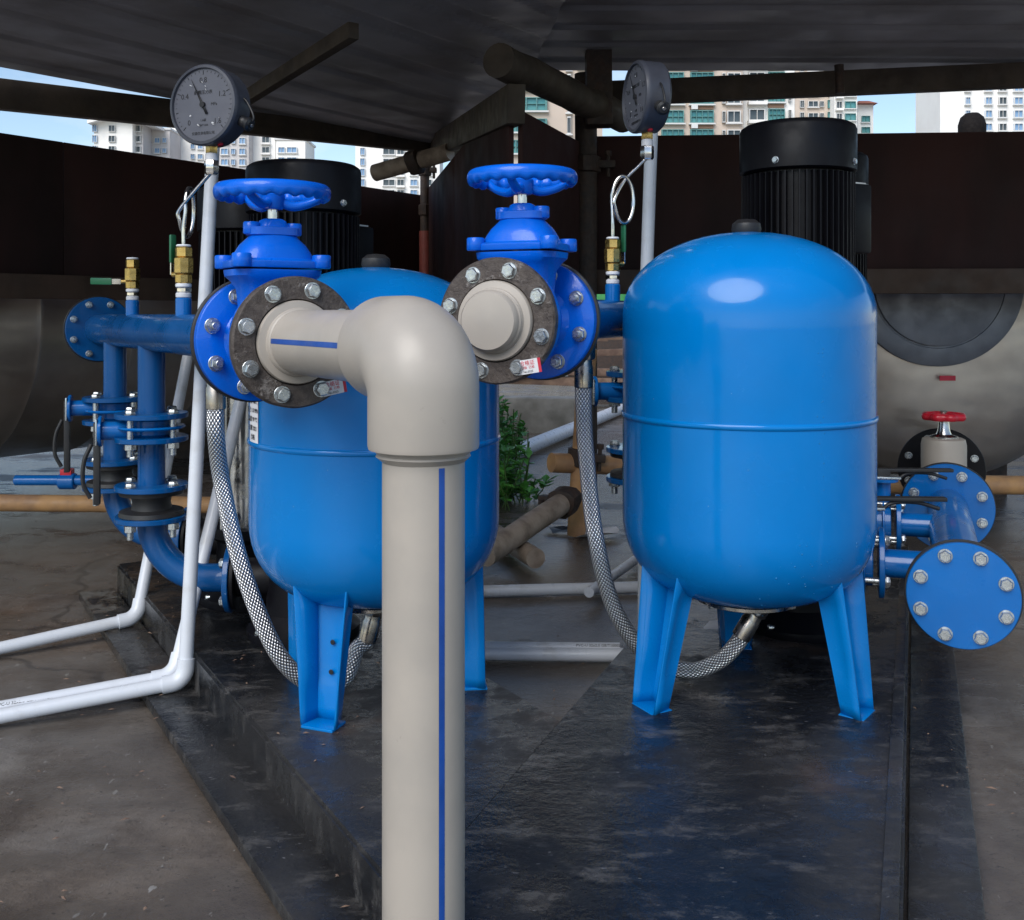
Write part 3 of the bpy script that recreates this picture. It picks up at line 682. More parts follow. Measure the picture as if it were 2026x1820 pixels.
# ------------------------------------------------------------------ pressure gauges
def gauge(c, nrm, r, base, label, loop_dir, off_dir, unit):
    c = Vector(c); nrm = Vector(nrm).normalized(); base = Vector(base)
    t = thing('pressure_gauge', base, label, 'gauge', 'round pressure gauges on pigtail tubes')
    xd = UP.cross(nrm).normalized(); fr = Matrix((xd, nrm.cross(xd), nrm)).transposed()
    mb = MB(); mb.lathe([(r * .55, -.052), (r * .9, -.05), (r * .97, -.044), (r * .985, -.006), (r, -.002), (r, .004), (r * .97, .009), (r * .90, .010), (r * .885, .004)], c, nrm, 72); cs = part('case', mb, 'gcase', t)
    mb = MB(); mb.lathe([(r * .89, 0), (r * .89, .0045)], c, nrm, 64); dl = part('dial', mb, 'dial', t)
    mb = MB(); zz = nrm * .0049
    for k in range(33):
        a = R(225 - 270 * k / 32); L_ = .10 if k % 8 == 0 else (.07 if k % 4 == 0 else .045)
        d = fr.col[0] * math.cos(a) + fr.col[1] * math.sin(a)
        mb.beam(c + zz + d * r * .84, c + zz + d * r * (.84 - L_), .0016 if k % 4 == 0 else .0008, .0005, up=nrm)
    sm = part('scale_marks', mb, 'ink', dl)
    for k, s in enumerate(('0', '0.4', '0.8', '1.2', '1.6')):
        a = R(225 - 67.5 * k); d = fr.col[0] * math.cos(a) + fr.col[1] * math.sin(a)
        text(s, r * .19, c + nrm * .0048 + d * r * .60, fr, 'ink', dl, name='numeral')
    text('MPa', r * .11, c + nrm * .0048 + fr.col[0] * r * .32, fr, 'ink', dl)
    text('耐震压力表', r * .11, c + nrm * .0048 + fr.col[1] * r * .30, fr, 'ink', dl)
    text('GB/T1226', r * .07, c + nrm * .0048 - fr.col[1] * r * .50, fr, 'ink', dl)
    text('1.6级', r * .08, c + nrm * .0048 - fr.col[1] * r * .38, fr, 'ink', dl)
    text('仪器仪表有限公司', r * .085, c + nrm * .0048 - fr.col[1] * r * .70, fr, 'ink', dl)
    a = R(118); d = fr.col[0] * math.cos(a) + fr.col[1] * math.sin(a)
    mb = MB(); mb.add([c + nrm * .0075 + d.cross(nrm) * .0028, c + nrm * .0075 - d.cross(nrm) * .0028, c + nrm * .0075 + d * r * .74, c + nrm * .0075 - d * r * .26 - d.cross(nrm) * .003, c + nrm * .0075 - d * r * .26 + d.cross(nrm) * .003], [(0, 1, 2), (0, 4, 3, 1)])
    po = part('pointer', mb, 'ink', t); so = po.modifiers.new('t', 'SOLIDIFY'); so.thickness = .0008
    mb = MB(); mb.lathe([(r * .07, .004), (r * .07, .010)], c, nrm, 20); part('pointer_hub', mb, 'ink', t)
    # crinkled film patches on the lens
    for k in range(10):
        a = R(rnd.choice([rnd.uniform(200, 330), rnd.uniform(30, 140)])); rr = r * rnd.uniform(.35, .62); q = c + nrm * .0095 + (fr.col[0] * math.cos(a) + fr.col[1] * math.sin(a)) * rr
        e1 = fr.col[0] * rnd.uniform(.002, .007) + fr.col[1] * rnd.uniform(-.003, .002); e2 = fr.col[1] * rnd.uniform(.001, .003)
        mb = MB(); mb.add([q, q + e1, q + e1 * .6 + e2 + nrm * .0012, q - e1 * .2 + e2], [(0, 1, 2, 3)]); part('film_scrap', mb, 'paper', t)
    mb = MB(); q = c - nrm * .022 + xd * (r * .93) - UP * r * .42; d = (xd * .9 - UP * .4).normalized()
    mb.lathe([(.012, 0), (.0125, .01), (.010, .014), (.014, .016), (.015, .024), (.010, .028)], q - d * .004, d, 20); mb.tube(spline([q + d * .02, q + d * .03 + UP * .02, q + UP * .045 + d * .012, q + UP * .05 - d * .004], 6), .0025, 8); part('rubber_plug', mb, 'rubber', t)
    mb = MB(); mb.cyl(q + d * .022, q + d * .0262, .004, 12); part('plug_pin', mb, 'steel', t)
    q = c - nrm * .02 - UP * r * .93 + xd * r * .28; mb = MB(); dd = (q - (c - nrm * .02)).normalized(); mb.cyl(q - dd * .002, q + dd * .004, .006, 14); part('red_seal', mb, 'red', t)
    # neck, tape, hex nut, pigtail
    s0 = c - nrm * .022 - UP * r * .96
    mb = MB(); mb.lathe([(.011, 0), (.0125, .001), (.0125, .014), (.011, .016)], s0, -UP, 4); part('square_neck', mb, 'brass', t)
    mb = MB(); mb.cyl(s0 - UP * .016, s0 - UP * .032, .013, 20); part('thread_tape', mb, 'ptfe', t)
    mb = MB(); mb.lathe([(.013, 0), (.0152, .003), (.0152, .027), (.012, .031)], s0 - UP * .030, -UP, 6); part('union_nut', mb, 'steel', t)
    p0 = s0 - UP * .055; e = Vector(loop_dir).normalized(); o = Vector(off_dir).normalized(); H = p0.z - base.z
    zc = base.z + H * .46; rh, rv = .024, .052; ctr = Vector((base.x, base.y, zc)) + e * rh
    LL = ctr - e * rh + UP * .015; pts = [p0, p0.lerp(LL, .3), p0.lerp(LL, .65)]
    for k in range(17):
        th = math.pi + 2 * math.pi * k / 16
        pts.append(ctr + e * rh * math.cos(th) + UP * rv * math.sin(th) + o * (.010 - .014 * k / 16 + .0))
    pts += [Vector((base.x, base.y, base.z + H * .22)), base - UP * .002]
    mb = MB(); mb.tube(spline(pts, 5), .0042, 14); part('pigtail_tube', mb, 'steel', t)
    return t
gauge(P(405, 208, 2.12), (-.37, -.93, 0), .0855, tb1, 'round pressure gauge at left, dial turned mostly to the viewer', (.20, .95, 0), (-1, 0, 0), 'MPa')
gauge(P(1262, 192, 2.235), (-.97, -.24, 0), .080, tb2, 'round pressure gauge at right seen nearly edge on', (.95, .3, 0), (.3, -.95, 0), 'MPa')

# ------------------------------------------------------------------ braided hoses
def hose(pts, r, label):
    pts = [Vector(p) for p in pts]
    t = thing('braided_hose', pts[0], label, 'hose', 'braided steel hoses')
    mb = MB(); mb.tube(spline(pts, 16), r, 26); part('braid', mb, 'braid', t)
    for q, d in ((pts[0], (pts[0] - pts[1]).normalized()), (pts[-1], (pts[-1] - pts[-2]).normalized())):
        mb = MB(); mb.lathe([(r * 1.02, -.012), (r * 1.16, -.010), (r * 1.16, .030), (r * 1.05, .034), (r * 1.05, .05)], q, d, 28); part('ferrule', mb, 'nickel', t)
        mb = MB(); mb.lathe([(r * 1.25, .045), (r * 1.42, .049), (r * 1.42, .073), (r * 1.25, .077)], q, d, 6); part('hex_fitting', mb, 'nickel', t)
    return t
s0 = FF1 + X1 * .412 - UP * .043
hose([s0 - UP * .085, s0 - UP * .14, P(440, 960, 1.99), P(478, 1120, 1.97), P(545, 1285, 1.97), P(615, 1352, 2.0), P(678, 1345, 2.02), P(706, 1285, 2.04), Vector((T1[0] - .018, T1[1], EYE - .665)), Vector((T1[0] - .015, T1[1], EYE - .653))], .0165, 'braided steel hose looping down to the tank behind the beige pipe')
s0 = FF2 + X2 * .409 - UP * .041
hose([s0 - UP * .085, s0 - UP * .14, P(1160, 900, 2.04), P(1178, 1060, 2.02), P(1216, 1205, 2.06), P(1285, 1300, 2.09), P(1362, 1327, 2.08), P(1422, 1308, 2.065), P(1456, 1276, 2.055), Vector((T2[0] - .006, T2[1], EYE - .648))], .0165, 'braided steel hose curving under the uncovered tank at right')

# ------------------------------------------------------------------ white plastic pipes
def pvc(segs, r, label, fittings=(), prints=(), nm='white_pipe', closed=None, group='white plastic pipes'):
    t = thing(nm, (segs[0][0].x, segs[0][0].y, 0), label, 'pipe', group)
    for a, b in segs: part('pipe', MB().cyl(a, b, r, 24, bev=.0005), 'pvc', t)
    for c, d1, d2 in fittings:
        d1 = d1.normalized(); d2 = d2.normalized(); mb = MB(); k = r * 2.4; rf = r * 1.24
        mb.tube([c + d1 * k * 1.3, c + d1 * k] + [c + (d1 * (1 - math.sin(th)) + d2 * (1 - math.cos(th))) * k * .75 for th in [x / 8 * math.pi / 2 for x in range(9)]] + [c + d2 * k, c + d2 * k * 1.3], rf, 22); part('elbow', mb, 'pvc', t)
    for s, o, fr in prints: text(s, r * .62, o, fr, 'ink', t, cx=False)
    return t
ZR = .018
e1 = G(366, 1347, .045); top1 = P(425, 225, 2.40)
d = (top1 - e1).normalized(); dl = (G(-80, 1432, ZR) - e1).normalized()
fr_p = Matrix((-dl, (UP * .8 + Vector((0, -.6, 0))).normalized(), Vector((0, -.8, .6)))).transposed()
fr_p = Matrix((-dl, UP, (-dl).cross(UP))).transposed() @ Matrix.Rotation(R(-48), 3, 'X')
pvc([(e1 + d * .03, top1), (e1 + dl * .03, e1 + dl * 1.6)], .0155, 'white plastic pipe rising straight up beside the left gauge', [(e1, d, dl)])
e2 = e1 + Vector((-.034, .032, 0)); tp = P(480, 775, 2.62); d_ = (tp - e2).normalized()
pvc([(e2 + d_ * .03, tp), (e2 + dl * .03, e2 + dl * 1.6)], .0155, 'white plastic pipe leaning right behind the upright one at left', [(e2, d_, dl)],
    [('PVC-U 32x2.0 GB/T10002.1', e2 + dl * .36 + fr_p.col[2] * .0158, fr_p)])
e3 = G(271, 1222, .045); tp = P(384, 640, 3.05); d_ = (tp - e3).normalized(); dl3 = (G(-80, 1300, ZR) - e3).normalized()
pvc([(e3 + d_ * .03, tp), (e3 + dl3 * .03, e3 + dl3 * 1.8)], .0155, 'white plastic pipe bending up at the far corner of the left plinth', [(e3, d_, dl3)])
part_top = P(1291, 205, 2.6); pvc([(P(1276, 640, 2.6), part_top), (P(1276, 640, 2.6), G(1274, 1281, .0) + UP * .02)], .0165, 'upright white plastic pipe between the right gauge and black motor')
pvc([(G(880, 1172, ZR), G(1262, 1162, ZR))], .018, 'white pipe lying level on wet floor left of the uncovered tank')
pvc([(G(1165, 1172, .045), G(1268, 1100, .03))], .0155, 'white pipe lying aslant across the level one, left of tank legs')
e4 = G(1242, 1296, ZR); d4 = (G(800, 1292, ZR) - e4).normalized()
pvc([(e4, e4 + d4 * .42)], .0165, 'nearer of the two paired white pipes ending at the right plinth')
e5 = e4 + Vector((-.015, .042, 0)); fr_p = Matrix((-d4, UP, (-d4).cross(UP))).transposed() @ Matrix.Rotation(R(-50), 3, 'X')
pvc([(e5, e5 + d4 * .42)], .0165, 'farther of the two paired white pipes, with small printed lettering', (), [('PVC-U 32x2.0 GB/T10002.1', e5 + d4 * .11 + fr_p.col[2] * .0168, fr_p)])
pvc([(G(880, 952, .05), G(1250, 800, .05))], .045, 'thick white pipe lying far back across the wet slab')
mb = MB(); q = G(1065, 833); mb.lathe([(.022, 0), (.03, .004), (.03, .012), (.022, .016), (.018, .008)], q, (0, -.6, .8), 20, closed=True); solo('pipe_ring', mb, 'pvc', q, 'little white plastic ring lying on the far wet slab', 'ring')

# ------------------------------------------------------------------ suction header, right
HS = EYE - .56; sa = Vector((.892, 2.0, HS)); sx_ = Vector((.37, .929, 0)).normalized()
t = thing('suction_header', sa, 'blue suction manifold with round blank flange at lower right', 'pipe')
mb = MB(); mb.cyl(sa + sx_ * .02, sa + sx_ * 1.0, .054, 48, bev=.001); part('main_pipe', mb, 'pipeblue2', t)
mb = MB(); disc(mb, sa, sx_, .105, .014, 64); part('blank_plate', mb, 'pipeblue2', t)
mb = MB(); disc(mb, sa + sx_ * .015, sx_, .109, .007, 64); part('gasket', mb, 'rubber', t)
mb = MB(); disc(mb, sa + sx_ * .023, sx_, .105, .014, 64); part('near_flange', mb, 'pipeblue2', t)
bolts(sa, -sx_, .084, 8, BOLT_HEAD, t, ph=.5, sc_=1.05)
e = sa + sx_ * 1.0
mb = MB(); disc(mb, e - sx_ * .014, sx_, .125, .014, 64); part('far_flange', mb, 'pipeblue2', t)
bolts(e - sx_ * .014, -sx_, .098, 8, BOLT_NUT, t, ph=.5, sc_=1.1)
mb = MB(); disc(mb, e + sx_ * .001, sx_, .128, .008, 64); part('far_gasket', mb, 'rubber', t)
mb = MB(); disc(mb, e + sx_ * .010, sx_, .125, .016, 64); part('counter_flange', mb, 'pipeblue2', t)
sl = Vector((-.95, .31, 0)).normalized()
for k, (tt, ln) in enumerate(((.24, .165), (.70, .137))):
    c = sa + sx_ * tt; q = c + sl * ln
    mb = MB(); mb.cyl(c, q, .031, 32); disc(mb, q - sl * .012, sl, .078, .012); br_ = part('branch_pipe', mb, 'pipeblue2', t)
    bolts(q - sl * .013, -sl, .062, 4, BOLT_HEAD, br_, ph=.3)
    mb = MB(); mb.lathe([(.05, .012), (.052, .014), (.052, .05), (.05, .052)], q, sl, 32); mb.lathe([(.045, .026), (.072, .029), (.072, .033), (.045, .036)], q, sl, 32); bb = part('wafer_valve', mb, 'pipeblue2', t)
    mb = MB(); disc(mb, q + sl * .054, sl, .078, .012); mb.cyl(q + sl * .06, q + sl * .17, .031, 24); part('pump_flange', mb, 'pipeblue2', t)
    for i in range(4):
        a = 2 * math.pi * (i + .3) / 4; fr = frame(-sl); o = fr @ Vector((math.cos(a), math.sin(a), 0)) * .062
        mb = MB(); mb.cyl(q - sl * .004 + o, q + sl * .085 + o, .0065, 10); part('stud', mb, 'bolt', t)
    nk = q + sl * .032
    mb = MB(); mb.cyl(nk + UP * .04, nk + UP * .118, .021, 20); disc(mb, nk + UP * .112, UP, .040, .008, 28); nkp = part('valve_neck', mb, 'pipeblue2', t)
    mb = MB(); mb.box(nk + UP * .124, (.085, .06, .006), Matrix.Rotation(-.2, 3, 'Z'), .001); part('notched_plate', mb, 'bolt', nkp)
    ld_ = Vector((.99, -.05, 0)); mb = MB(); h = nk + UP * .142
    mb.beam(h - ld_ * .02, h + ld_ * .185, .022, .009, .002); mb.box(h + ld_ * .0 - UP * .008, (.034, .026, .018), None, .002); mb.tube(spline([h + ld_ * .045 - UP * .022, h + ld_ * .065 - UP * .010, h + ld_ * .12 - UP * .008, h + ld_ * .17 - UP * .022], 5), .0045, 8); part('lever', mb, 'rubber', nkp)
# beige valve with red handwheel
pv = e + sx_ * .03; q = sa + sx_ * 1.42
t = thing('plastic_gate_valve', q - UP * .06, 'pale grey plastic valve with small red handwheel at right', 'valve')
mb = MB(); mb.cyl(e + sx_ * .027, sa + sx_ * 2.6, .050, 40, bev=.001); pp_ = part('pipe', mb, 'ppr', t)
part('blue_stripe', stripe(MB(), e + sx_ * .03, sa + sx_ * 1.3, .05, UP, .007), 'stripe', pp_)
mb = MB(); mb.lathe([(.058, 0), (.072, .006), (.074, .03), (.074, .20), (.072, .224), (.058, .23)], q - sx_ * .115, sx_, 44); part('body', mb, 'ppr', t)
mb = MB(); mb.lathe([(.07, 0), (.07, .13), (.066, .148), (.058, .152), (.0015, .153)], q, UP, 40); part('neck', mb, 'ppr', t)
mb = MB(); mb.lathe([(.045, .152), (.045, .157), (.024, .164), (.02, .175), (.016, .215)], q, UP, 24); part('bonnet', mb, 'steel', t)
mb = MB(); zw = .222; n = 56; vs = []; fs = []
for i in range(n):
    a = 2 * math.pi * i / n; lob = .004 * math.cos(a * 8)
    for k in range(10):
        b = 2 * math.pi * k / 10; vs.append(q + UP * (zw + .012 * math.sin(b)) + Vector((math.cos(a), math.sin(a), 0)) * (.058 + lob + .010 * math.cos(b)))
for i in range(n):
    for k in range(10): fs.append((i * 10 + k, i * 10 + (k + 1) % 10, ((i + 1) % n) * 10 + (k + 1) % 10, ((i + 1) % n) * 10 + k))
mb.add(vs, fs); hw = part('handwheel', mb, 'red', t)
for k in range(5):
    a = R(72 * k + 20); dd = Vector((math.cos(a), math.sin(a), 0)); mb = MB(); mb.tube([q + UP * (zw + .008), q + UP * zw + dd * .055], .007, 10); part('spoke', mb, 'red', hw)
mb = MB(); mb.cyl(q + UP * zw, q + UP * (zw + .018), .012, 16); part('wheel_hub', mb, 'steel', hw)
mb = MB(); g0 = sa + sx_ * 1.75; mb.lathe([(.055, 0), (.145, .001), (.147, .004), (.147, .014), (.145, .016), (.055, .017)], g0, sx_, 56); bf = part('outlet_flange', mb, 'blackpaint', t)
bolts(g0, -sx_, .118, 8, BOLT_HEAD, bf)

# ------------------------------------------------------------------ walls of dark board
def panel_wall(name, pts, n, label, zb, zt, mat='ply', th=.018):
    t = thing(name, ((pts[0] + pts[1]) / 2).to_3d() if len(pts[0]) == 2 else (pts[0] + pts[1]) / 2, label, 'board wall')
    a, b = pts
    for k in range(n):
        p = a.lerp(b, k / n + .0008); q = a.lerp(b, (k + 1) / n - .0008)
        jz = rnd.uniform(-.004, .004)
        mb = MB(); fr = frame(q - p); mb.box((p + q) / 2 + UP * ((zb + zt) / 2 + jz), (th if False else (zt - zb), th, (q - p).length), Matrix((UP, (q - p).normalized().cross(UP), (q - p).normalized())).transposed(), .001); part('board', mb, mat, t)
    mb = MB(); d = (b - a).normalized(); nn = d.cross(UP); nn = nn if nn.y < 0 else -nn
    mb.beam(a + UP * (zb + .05) + nn * .04, b + UP * (zb + .05) + nn * .04, .05, .10, .003); part('rail', mb, 'plank', t)
    return t
V3 = lambda x, y: Vector((x, y, 0))
WA0 = V3(-1.92 - .57 * 1.2, 4.26 - .82 * 1.2); WA1 = V3(-.51, 6.30)
WM = V3(.008, 3.45); WC = V3(.32, 4.22); WD = V3(3.2, 4.02)
panel_wall('board_wall', (WA0, WA1), 3, 'dark brown board wall behind the left gauge and header', EYE + .06, EYE + .725)
panel_wall('board_wall', (WM + V3(-.01, 0), WA1 + V3(-.03, .06)), 2, 'dark board wall running back to the red painted post', EYE - .02, EYE + .76)
panel_wall('board_wall', (WM + V3(.02, .0), WC), 1, 'short dark board wall behind the handwheel of the middle valve', EYE - .05, EYE + .69)
panel_wall('board_wall', (WC + V3(.02, 0), WD), 3, 'long level dark board wall behind the tall black motor', EYE + .08, EYE + .735)
# posts, couplers, beams
def post(name, base, top, r, mat, label, cat='post', couplers=(), extra=None):
    t = thing(name, (base[0], base[1], 0), label, cat)
    mb = MB(); mb.tube([Vector(base).lerp(Vector(top), k / 6) + Vector((rnd.uniform(-1, 1), rnd.uniform(-1, 1), 0)) * r * .04 for k in range(7)], r, 18); part('tube', mb, mat, t)
    for f in couplers:
        c = Vector(base).lerp(Vector(top), f); mb = MB(); ax = (Vector(top) - Vector(base)).normalized()
        mb.lathe([(r * 1.1, -.035), (r * 1.35, -.03), (r * 1.4, .03), (r * 1.1, .035)], c, ax, 14, fn=lambda a, rr, z: 1 + .12 * math.sin(a * 3))
        fr = frame(ax); s = fr.col[0]; mb.beam(c + s * r * 1.1, c + s * r * 2.6, .045, .03, .004); mb.cyl(c + s * r * 2.0 - ax * .05, c + s * r * 2.0 + ax * .05, .008, 8); mb.lathe([(.014, -.01), (.014, .01)], c + s * r * 2.0 + ax * .045, ax, 6); part('coupler', mb, 'rustiron', t)
    return t
p_ = WA1 + V3(-.02, -.16)
sp = post('scaffold_post', p_, p_ + UP * (EYE + 1.0), .028, 'rustiron', 'dark scaffold post with faded red lower part at wall corner', couplers=(.93, .80))
mb = MB(); mb.tube([p_ + UP * (EYE + .02), p_ + UP * (EYE + .50)], .034, 18); part('red_sleeve', mb, 'postred', sp)
post('scaffold_tube', P(742, 342, 5.3), P(890, 300, 5.1), .045, 'greypole', 'grey scaffold tube end poking out by the roof corner', 'tube', (.55,))
pc = WC + V3(-.02, -.12)
post('scaffold_post', pc, pc + UP * (EYE + .97), .045, 'rustiron', 'dark brown post behind the right gauge pigtail', couplers=(.80,))
def beam(name, a, b, wd, h, label, mat='beam', round_=False):
    mb = MB()
    if round_: mb.tube([a.lerp(b, k / 10) + Vector((rnd.uniform(-1, 1), rnd.uniform(-1, 1), rnd.uniform(-1, 1))) * .006 for k in range(11)], wd, 20)
    else: mb.beam(a, b, wd, h, .004)
    return solo(name, mb, mat, (a + b) / 2, label, 'beam', 'beams under the shelter roof')
RZ = EYE + 1.0
beam('roof_beam', P(-260, 158, 3.8), P(905, 287, 6.15), .06, .125, 'brown beam sloping away across the left side under the roof')
beam('roof_beam', P(860, 292, 6.0), P(1022, 205, 3.35), .06, .13, 'brown beam from roof corner toward the middle of the shelter')
beam('roof_log', P(985, 120, 3.30), P(1235, 235, 4.25), .058, .06, 'round brown log sloping down behind the right gauge', round_=True)
beam('roof_beam', P(1190, 186, 4.25), P(2250, 139, 4.1), .05, .10, 'brown beam level across the right side under the roof')
beam('roof_rafter', P(470, 205, 3.9), P(700, 60, 3.0), .035, .05, 'dark thin rafter slanting up from the left gauge')
beam('roof_post', P(1185, 250, 4.0), P(1183, 60, 4.0), .10, .10, 'short dark hanger above the right post', 'rustiron')
post('scaffold_clamp', P(1660, 128, 4.0), P(1662, 185, 4.0), .018, 'rustiron', 'small wire tie hanging on the right roof beam', 'tie')
# roof sheets
def corr(name, c, n_dir, wl, amp, label, nu, nv, z=0):
    mb = MB(); vs = []
    for j in range(nv + 1):
        for i in range(nu + 1):
            p = c[0].lerp(c[1], i / nu).lerp(c[3].lerp(c[2], i / nu), j / nv); s = p.dot(n_dir) / wl; s = s - math.floor(s)
            h = amp * (1 if s < .22 else (1 - (s - .22) / .1 if s < .32 else (0 if s < .9 else (s - .9) / .1)))
            h += .004 * mnoise.noise(p * 1.7); vs.append(p + UP * (h + z))
    mb.add(vs, [(j * (nu + 1) + i, j * (nu + 1) + i + 1, (j + 1) * (nu + 1) + i + 1, (j + 1) * (nu + 1) + i) for j in range(nv) for i in range(nu)])
    o = solo(name, mb, 'roof', (c[0] + c[2]) / 2, label, 'roof', 'shelter roof sheets', smooth=False)
    m_ = o.modifiers.new('t', 'SOLIDIFY'); m_.thickness = .0025; return o
YN = 1.72  # near roof edge, out of view, extended to shape the shade on the gauges
ZR_ = Vector((0, 0, RZ))
corr('roof_sheet', [V3(-3.6, 2.2) + ZR_, V3(-.15, 6.5) + ZR_, V3(.32, YN) + ZR_, V3(-3.6, YN - .1) + ZR_], Vector((.82, -.57, 0)), .30, .012, 'corrugated metal roof sheet over the left pump', 160, 260)
corr('roof_sheet', [V3(-.35, 4.32) + ZR_, V3(4.0, 4.32) + ZR_, V3(4.0, YN) + ZR_, V3(-.35, YN) + ZR_], Vector((0, 1, 0)), .24, .012, 'corrugated metal roof sheet over the right pump', 30, 300, .03)

# ------------------------------------------------------------------ stainless water tanks beyond the boards
def steel_tank(c, ax, r, Lg, label, disc_=None):
    ax = ax.normalized(); c = Vector(c)
    t = thing('steel_water_tank', (c.x, c.y, 0), label, 'water tank', 'stainless water tanks behind the boards')
    prof = [(.001, -.16)] + [(r * math.sin(k / 12 * math.pi / 2), -.16 * math.cos(k / 12 * math.pi / 2)) for k in range(1, 13)] + [(r + .01, .01), (r + .01, .03), (r, .04)]
    for k in range(1, 7): prof += [(r, Lg * k / 7 - .02), (r + .008, Lg * k / 7), (r, Lg * k / 7 + .02)]
    prof += [(r, Lg), (.001, Lg + .1)]
    mb = MB(); mb.lathe(prof, c, ax, 80); part('shell', mb, 'stainless', t)
    if disc_:
        q, rr = disc_; mb = MB(); mb.lathe([(rr + .085, .03), (rr + .084, -.004), (rr + .08, -.006), (rr + .005, -.010), (rr + .002, -.006), (.001, -.006)], q, ax, 72); mh = part('manhole_rim', mb, 'plate', t)
        mb = MB(); mb.lathe([(rr * .985, -.006), (rr * .98, -.020), (rr * .96, -.022), (.001, -.024)], q, ax, 72); part('manhole_cover', mb, 'plate', mh)
        mb = MB(); mb.box(q + Vector((.04, -.008, -rr - .135)), (.07, .004, .022)); part('red_label', mb, 'redink', mh)
    for s in (.15, .85):
        q = c + ax * Lg * s; mb = MB(); mb.box(Vector((q.x, q.y, max(.05, (c.z - r) / 2 + .04))), (r * 1.1, .12, max(.1, c.z - r + .14))); part('cradle', mb, 'rustiron', t)
    return t
steel_tank((1.93, 4.62, EYE - .03), Vector((.10, .99, 0)), .72, 1.6, 'big stainless tank with round manhole at far right', (Vector((1.876, 4.455, EYE + .13)), .28))
dA = (WA1 - WA0).normalized(); nA = V3(-dA.y, dA.x)
steel_tank(WA0 + nA * 1.02 + dA * -.1 + UP * (EYE - .02), dA, .70, 3.3, 'long stainless tank under the left board wall, behind risers')

# ------------------------------------------------------------------ poles on the slab
post('orange_post', G(1140, 1058), P(1163, 690, 3.9), .036, 'bamboo', 'upright orange pole left of the uncovered tank, with rusty clamps', 'pole', (.42,))
post('orange_pole', P(1090, 915, 3.88), P(1330, 925, 4.1), .038, 'bamboo', 'level orange pole clamped across the upright pole', 'pole', (.26,))
post('grey_pole', P(960, 1098, 3.3), P(1128, 985, 3.8), .040, 'greypole', 'grey dirty pole slanting up to the upright orange pole', 'pole', (.93,))
post('orange_pole', P(-250, 992, 3.9), P(520, 1000, 4.1), .033, 'bamboo', 'level orange pole behind the left riser pipes', 'pole')
post('orange_pole', P(1600, 955, 4.1), P(2200, 962, 4.1), .038, 'bamboo', 'level orange pole crossing behind the red handwheel valve', 'pole')
post('grey_pole', G(940, 1030, .04), G(1060, 1105, .04), .034, 'greypole', 'grey pole lying on the slab right of the left tank', 'pole')
# small blue pipe with red tap far left
t = thing('garden_tap', P(120, 955, 3.5), 'small blue pipe with red tap at the far left behind the risers', 'tap')
part('pipe', MB().cyl(P(30, 950, 3.5), P(205, 950, 3.5), .018, 16), 'pipeblue2', t); part('body', MB().cyl(P(118, 952, 3.5), P(150, 952, 3.5), .028, 16), 'pipeblue2', t)
mb = MB(); mb.box(P(133, 934, 3.5), (.04, .03, .024), None, .004); part('handle', mb, 'red', t)

# ------------------------------------------------------------------ far low things: kerb wall, timber, weeds, scraps
mb = MB(); mb.beam(V3(-1.2, 7.6) + UP * .12, V3(.5, 7.35) + UP * .12, .20, .26, .02); solo('concrete_kerb', mb, 'conc', (-.3, 7.5, 0), 'low grey concrete kerb wall behind the weeds', 'kerb')
mb = MB(); mb.box((0, 16, .45), (26, .3, .96)); solo('yard_wall', mb, 'conc', (0, 16, 0), 'long weathered concrete wall closing the yard far behind', 'wall')
for k in range(16):
    x = rnd.uniform(-1.6, .6) if k < 11 else rnd.uniform(1, 3); z = .28 + (k % 5) * .09; mb = MB(); y = 9.0 + rnd.uniform(-.3, .3) + k * .04
    mb.beam(V3(x - .9, y) + UP * z, V3(x + .9, y + rnd.uniform(-.2, .3)) + UP * (z + rnd.uniform(-.05, .05)), .10, rnd.uniform(.05, .09), .004)
    solo('timber_plank', mb, 'timber', (x, y, 0), 'old brown plank in the scrap timber heap behind the kerb', 'plank', 'scrap timber heap')
def weed(c, n, h, label):
    t = thing('weed_plant', c, label, 'plant', 'green weeds by the kerb')
    st = MB(); lf = MB()
    for k in range(n):
        a = rnd.uniform(0, 6.28); rr = rnd.uniform(0, .16); b = Vector(c) + Vector((math.cos(a) * rr, math.sin(a) * rr, 0)); hh = h * rnd.uniform(.4, 1); lean = Vector((rnd.uniform(-.1, .1), rnd.uniform(-.1, .1), hh))
        st.tube([b, b + lean * .5 + Vector((.01, 0, 0)), b + lean], .003, 5)
        for j in range(12):
            f = rnd.uniform(.15, 1); q = b + lean * f; d_ = Vector((rnd.uniform(-1, 1), rnd.uniform(-1, 1), rnd.uniform(-.3, .6))).normalized(); s = rnd.uniform(.035, .075); sd2 = d_.cross(UP).normalized() * s * .32
            up_ = Vector((0, 0, .006)); lf.add([q, q + d_ * s * .5 + sd2 + up_, q + d_ * s, q + d_ * s * .5 - sd2 + up_, q + d_ * s * .5 - up_ * .4], [(0, 1, 4), (1, 2, 4), (2, 3, 4), (3, 0, 4)])
    part('stems', st, 'stem', t); part('leaves', lf, 'leaf', t, smooth=False)
for k, (u, v, n, h) in enumerate(((980, 1000, 38, .34), (990, 925, 44, .38), (955, 960, 30, .30), (1004, 990, 12, .12))):
    weed(G(u, v), n, h, ['bushy green weed nearest the left tank', 'tallest green weed in front of the kerb', 'green weed half hidden behind the left tank', 'small low weed at right end of the weeds'][k])
mb = MB(); q = P(1204, 578, 12.1); mb.loft([(q + UP * (z * 1.9 - .18), Vector((1, 0, 0)), Vector((0, 1, 0)), a * 1.5, .06, 3) for z, a in ((0, .13), (.05, .17), (.12, .16), (.2, .10), (.23, .04))], 20); solo('green_sack', mb, 'greenbag', q, 'bright green sack seen between the middle valve and brass valve', 'sack')
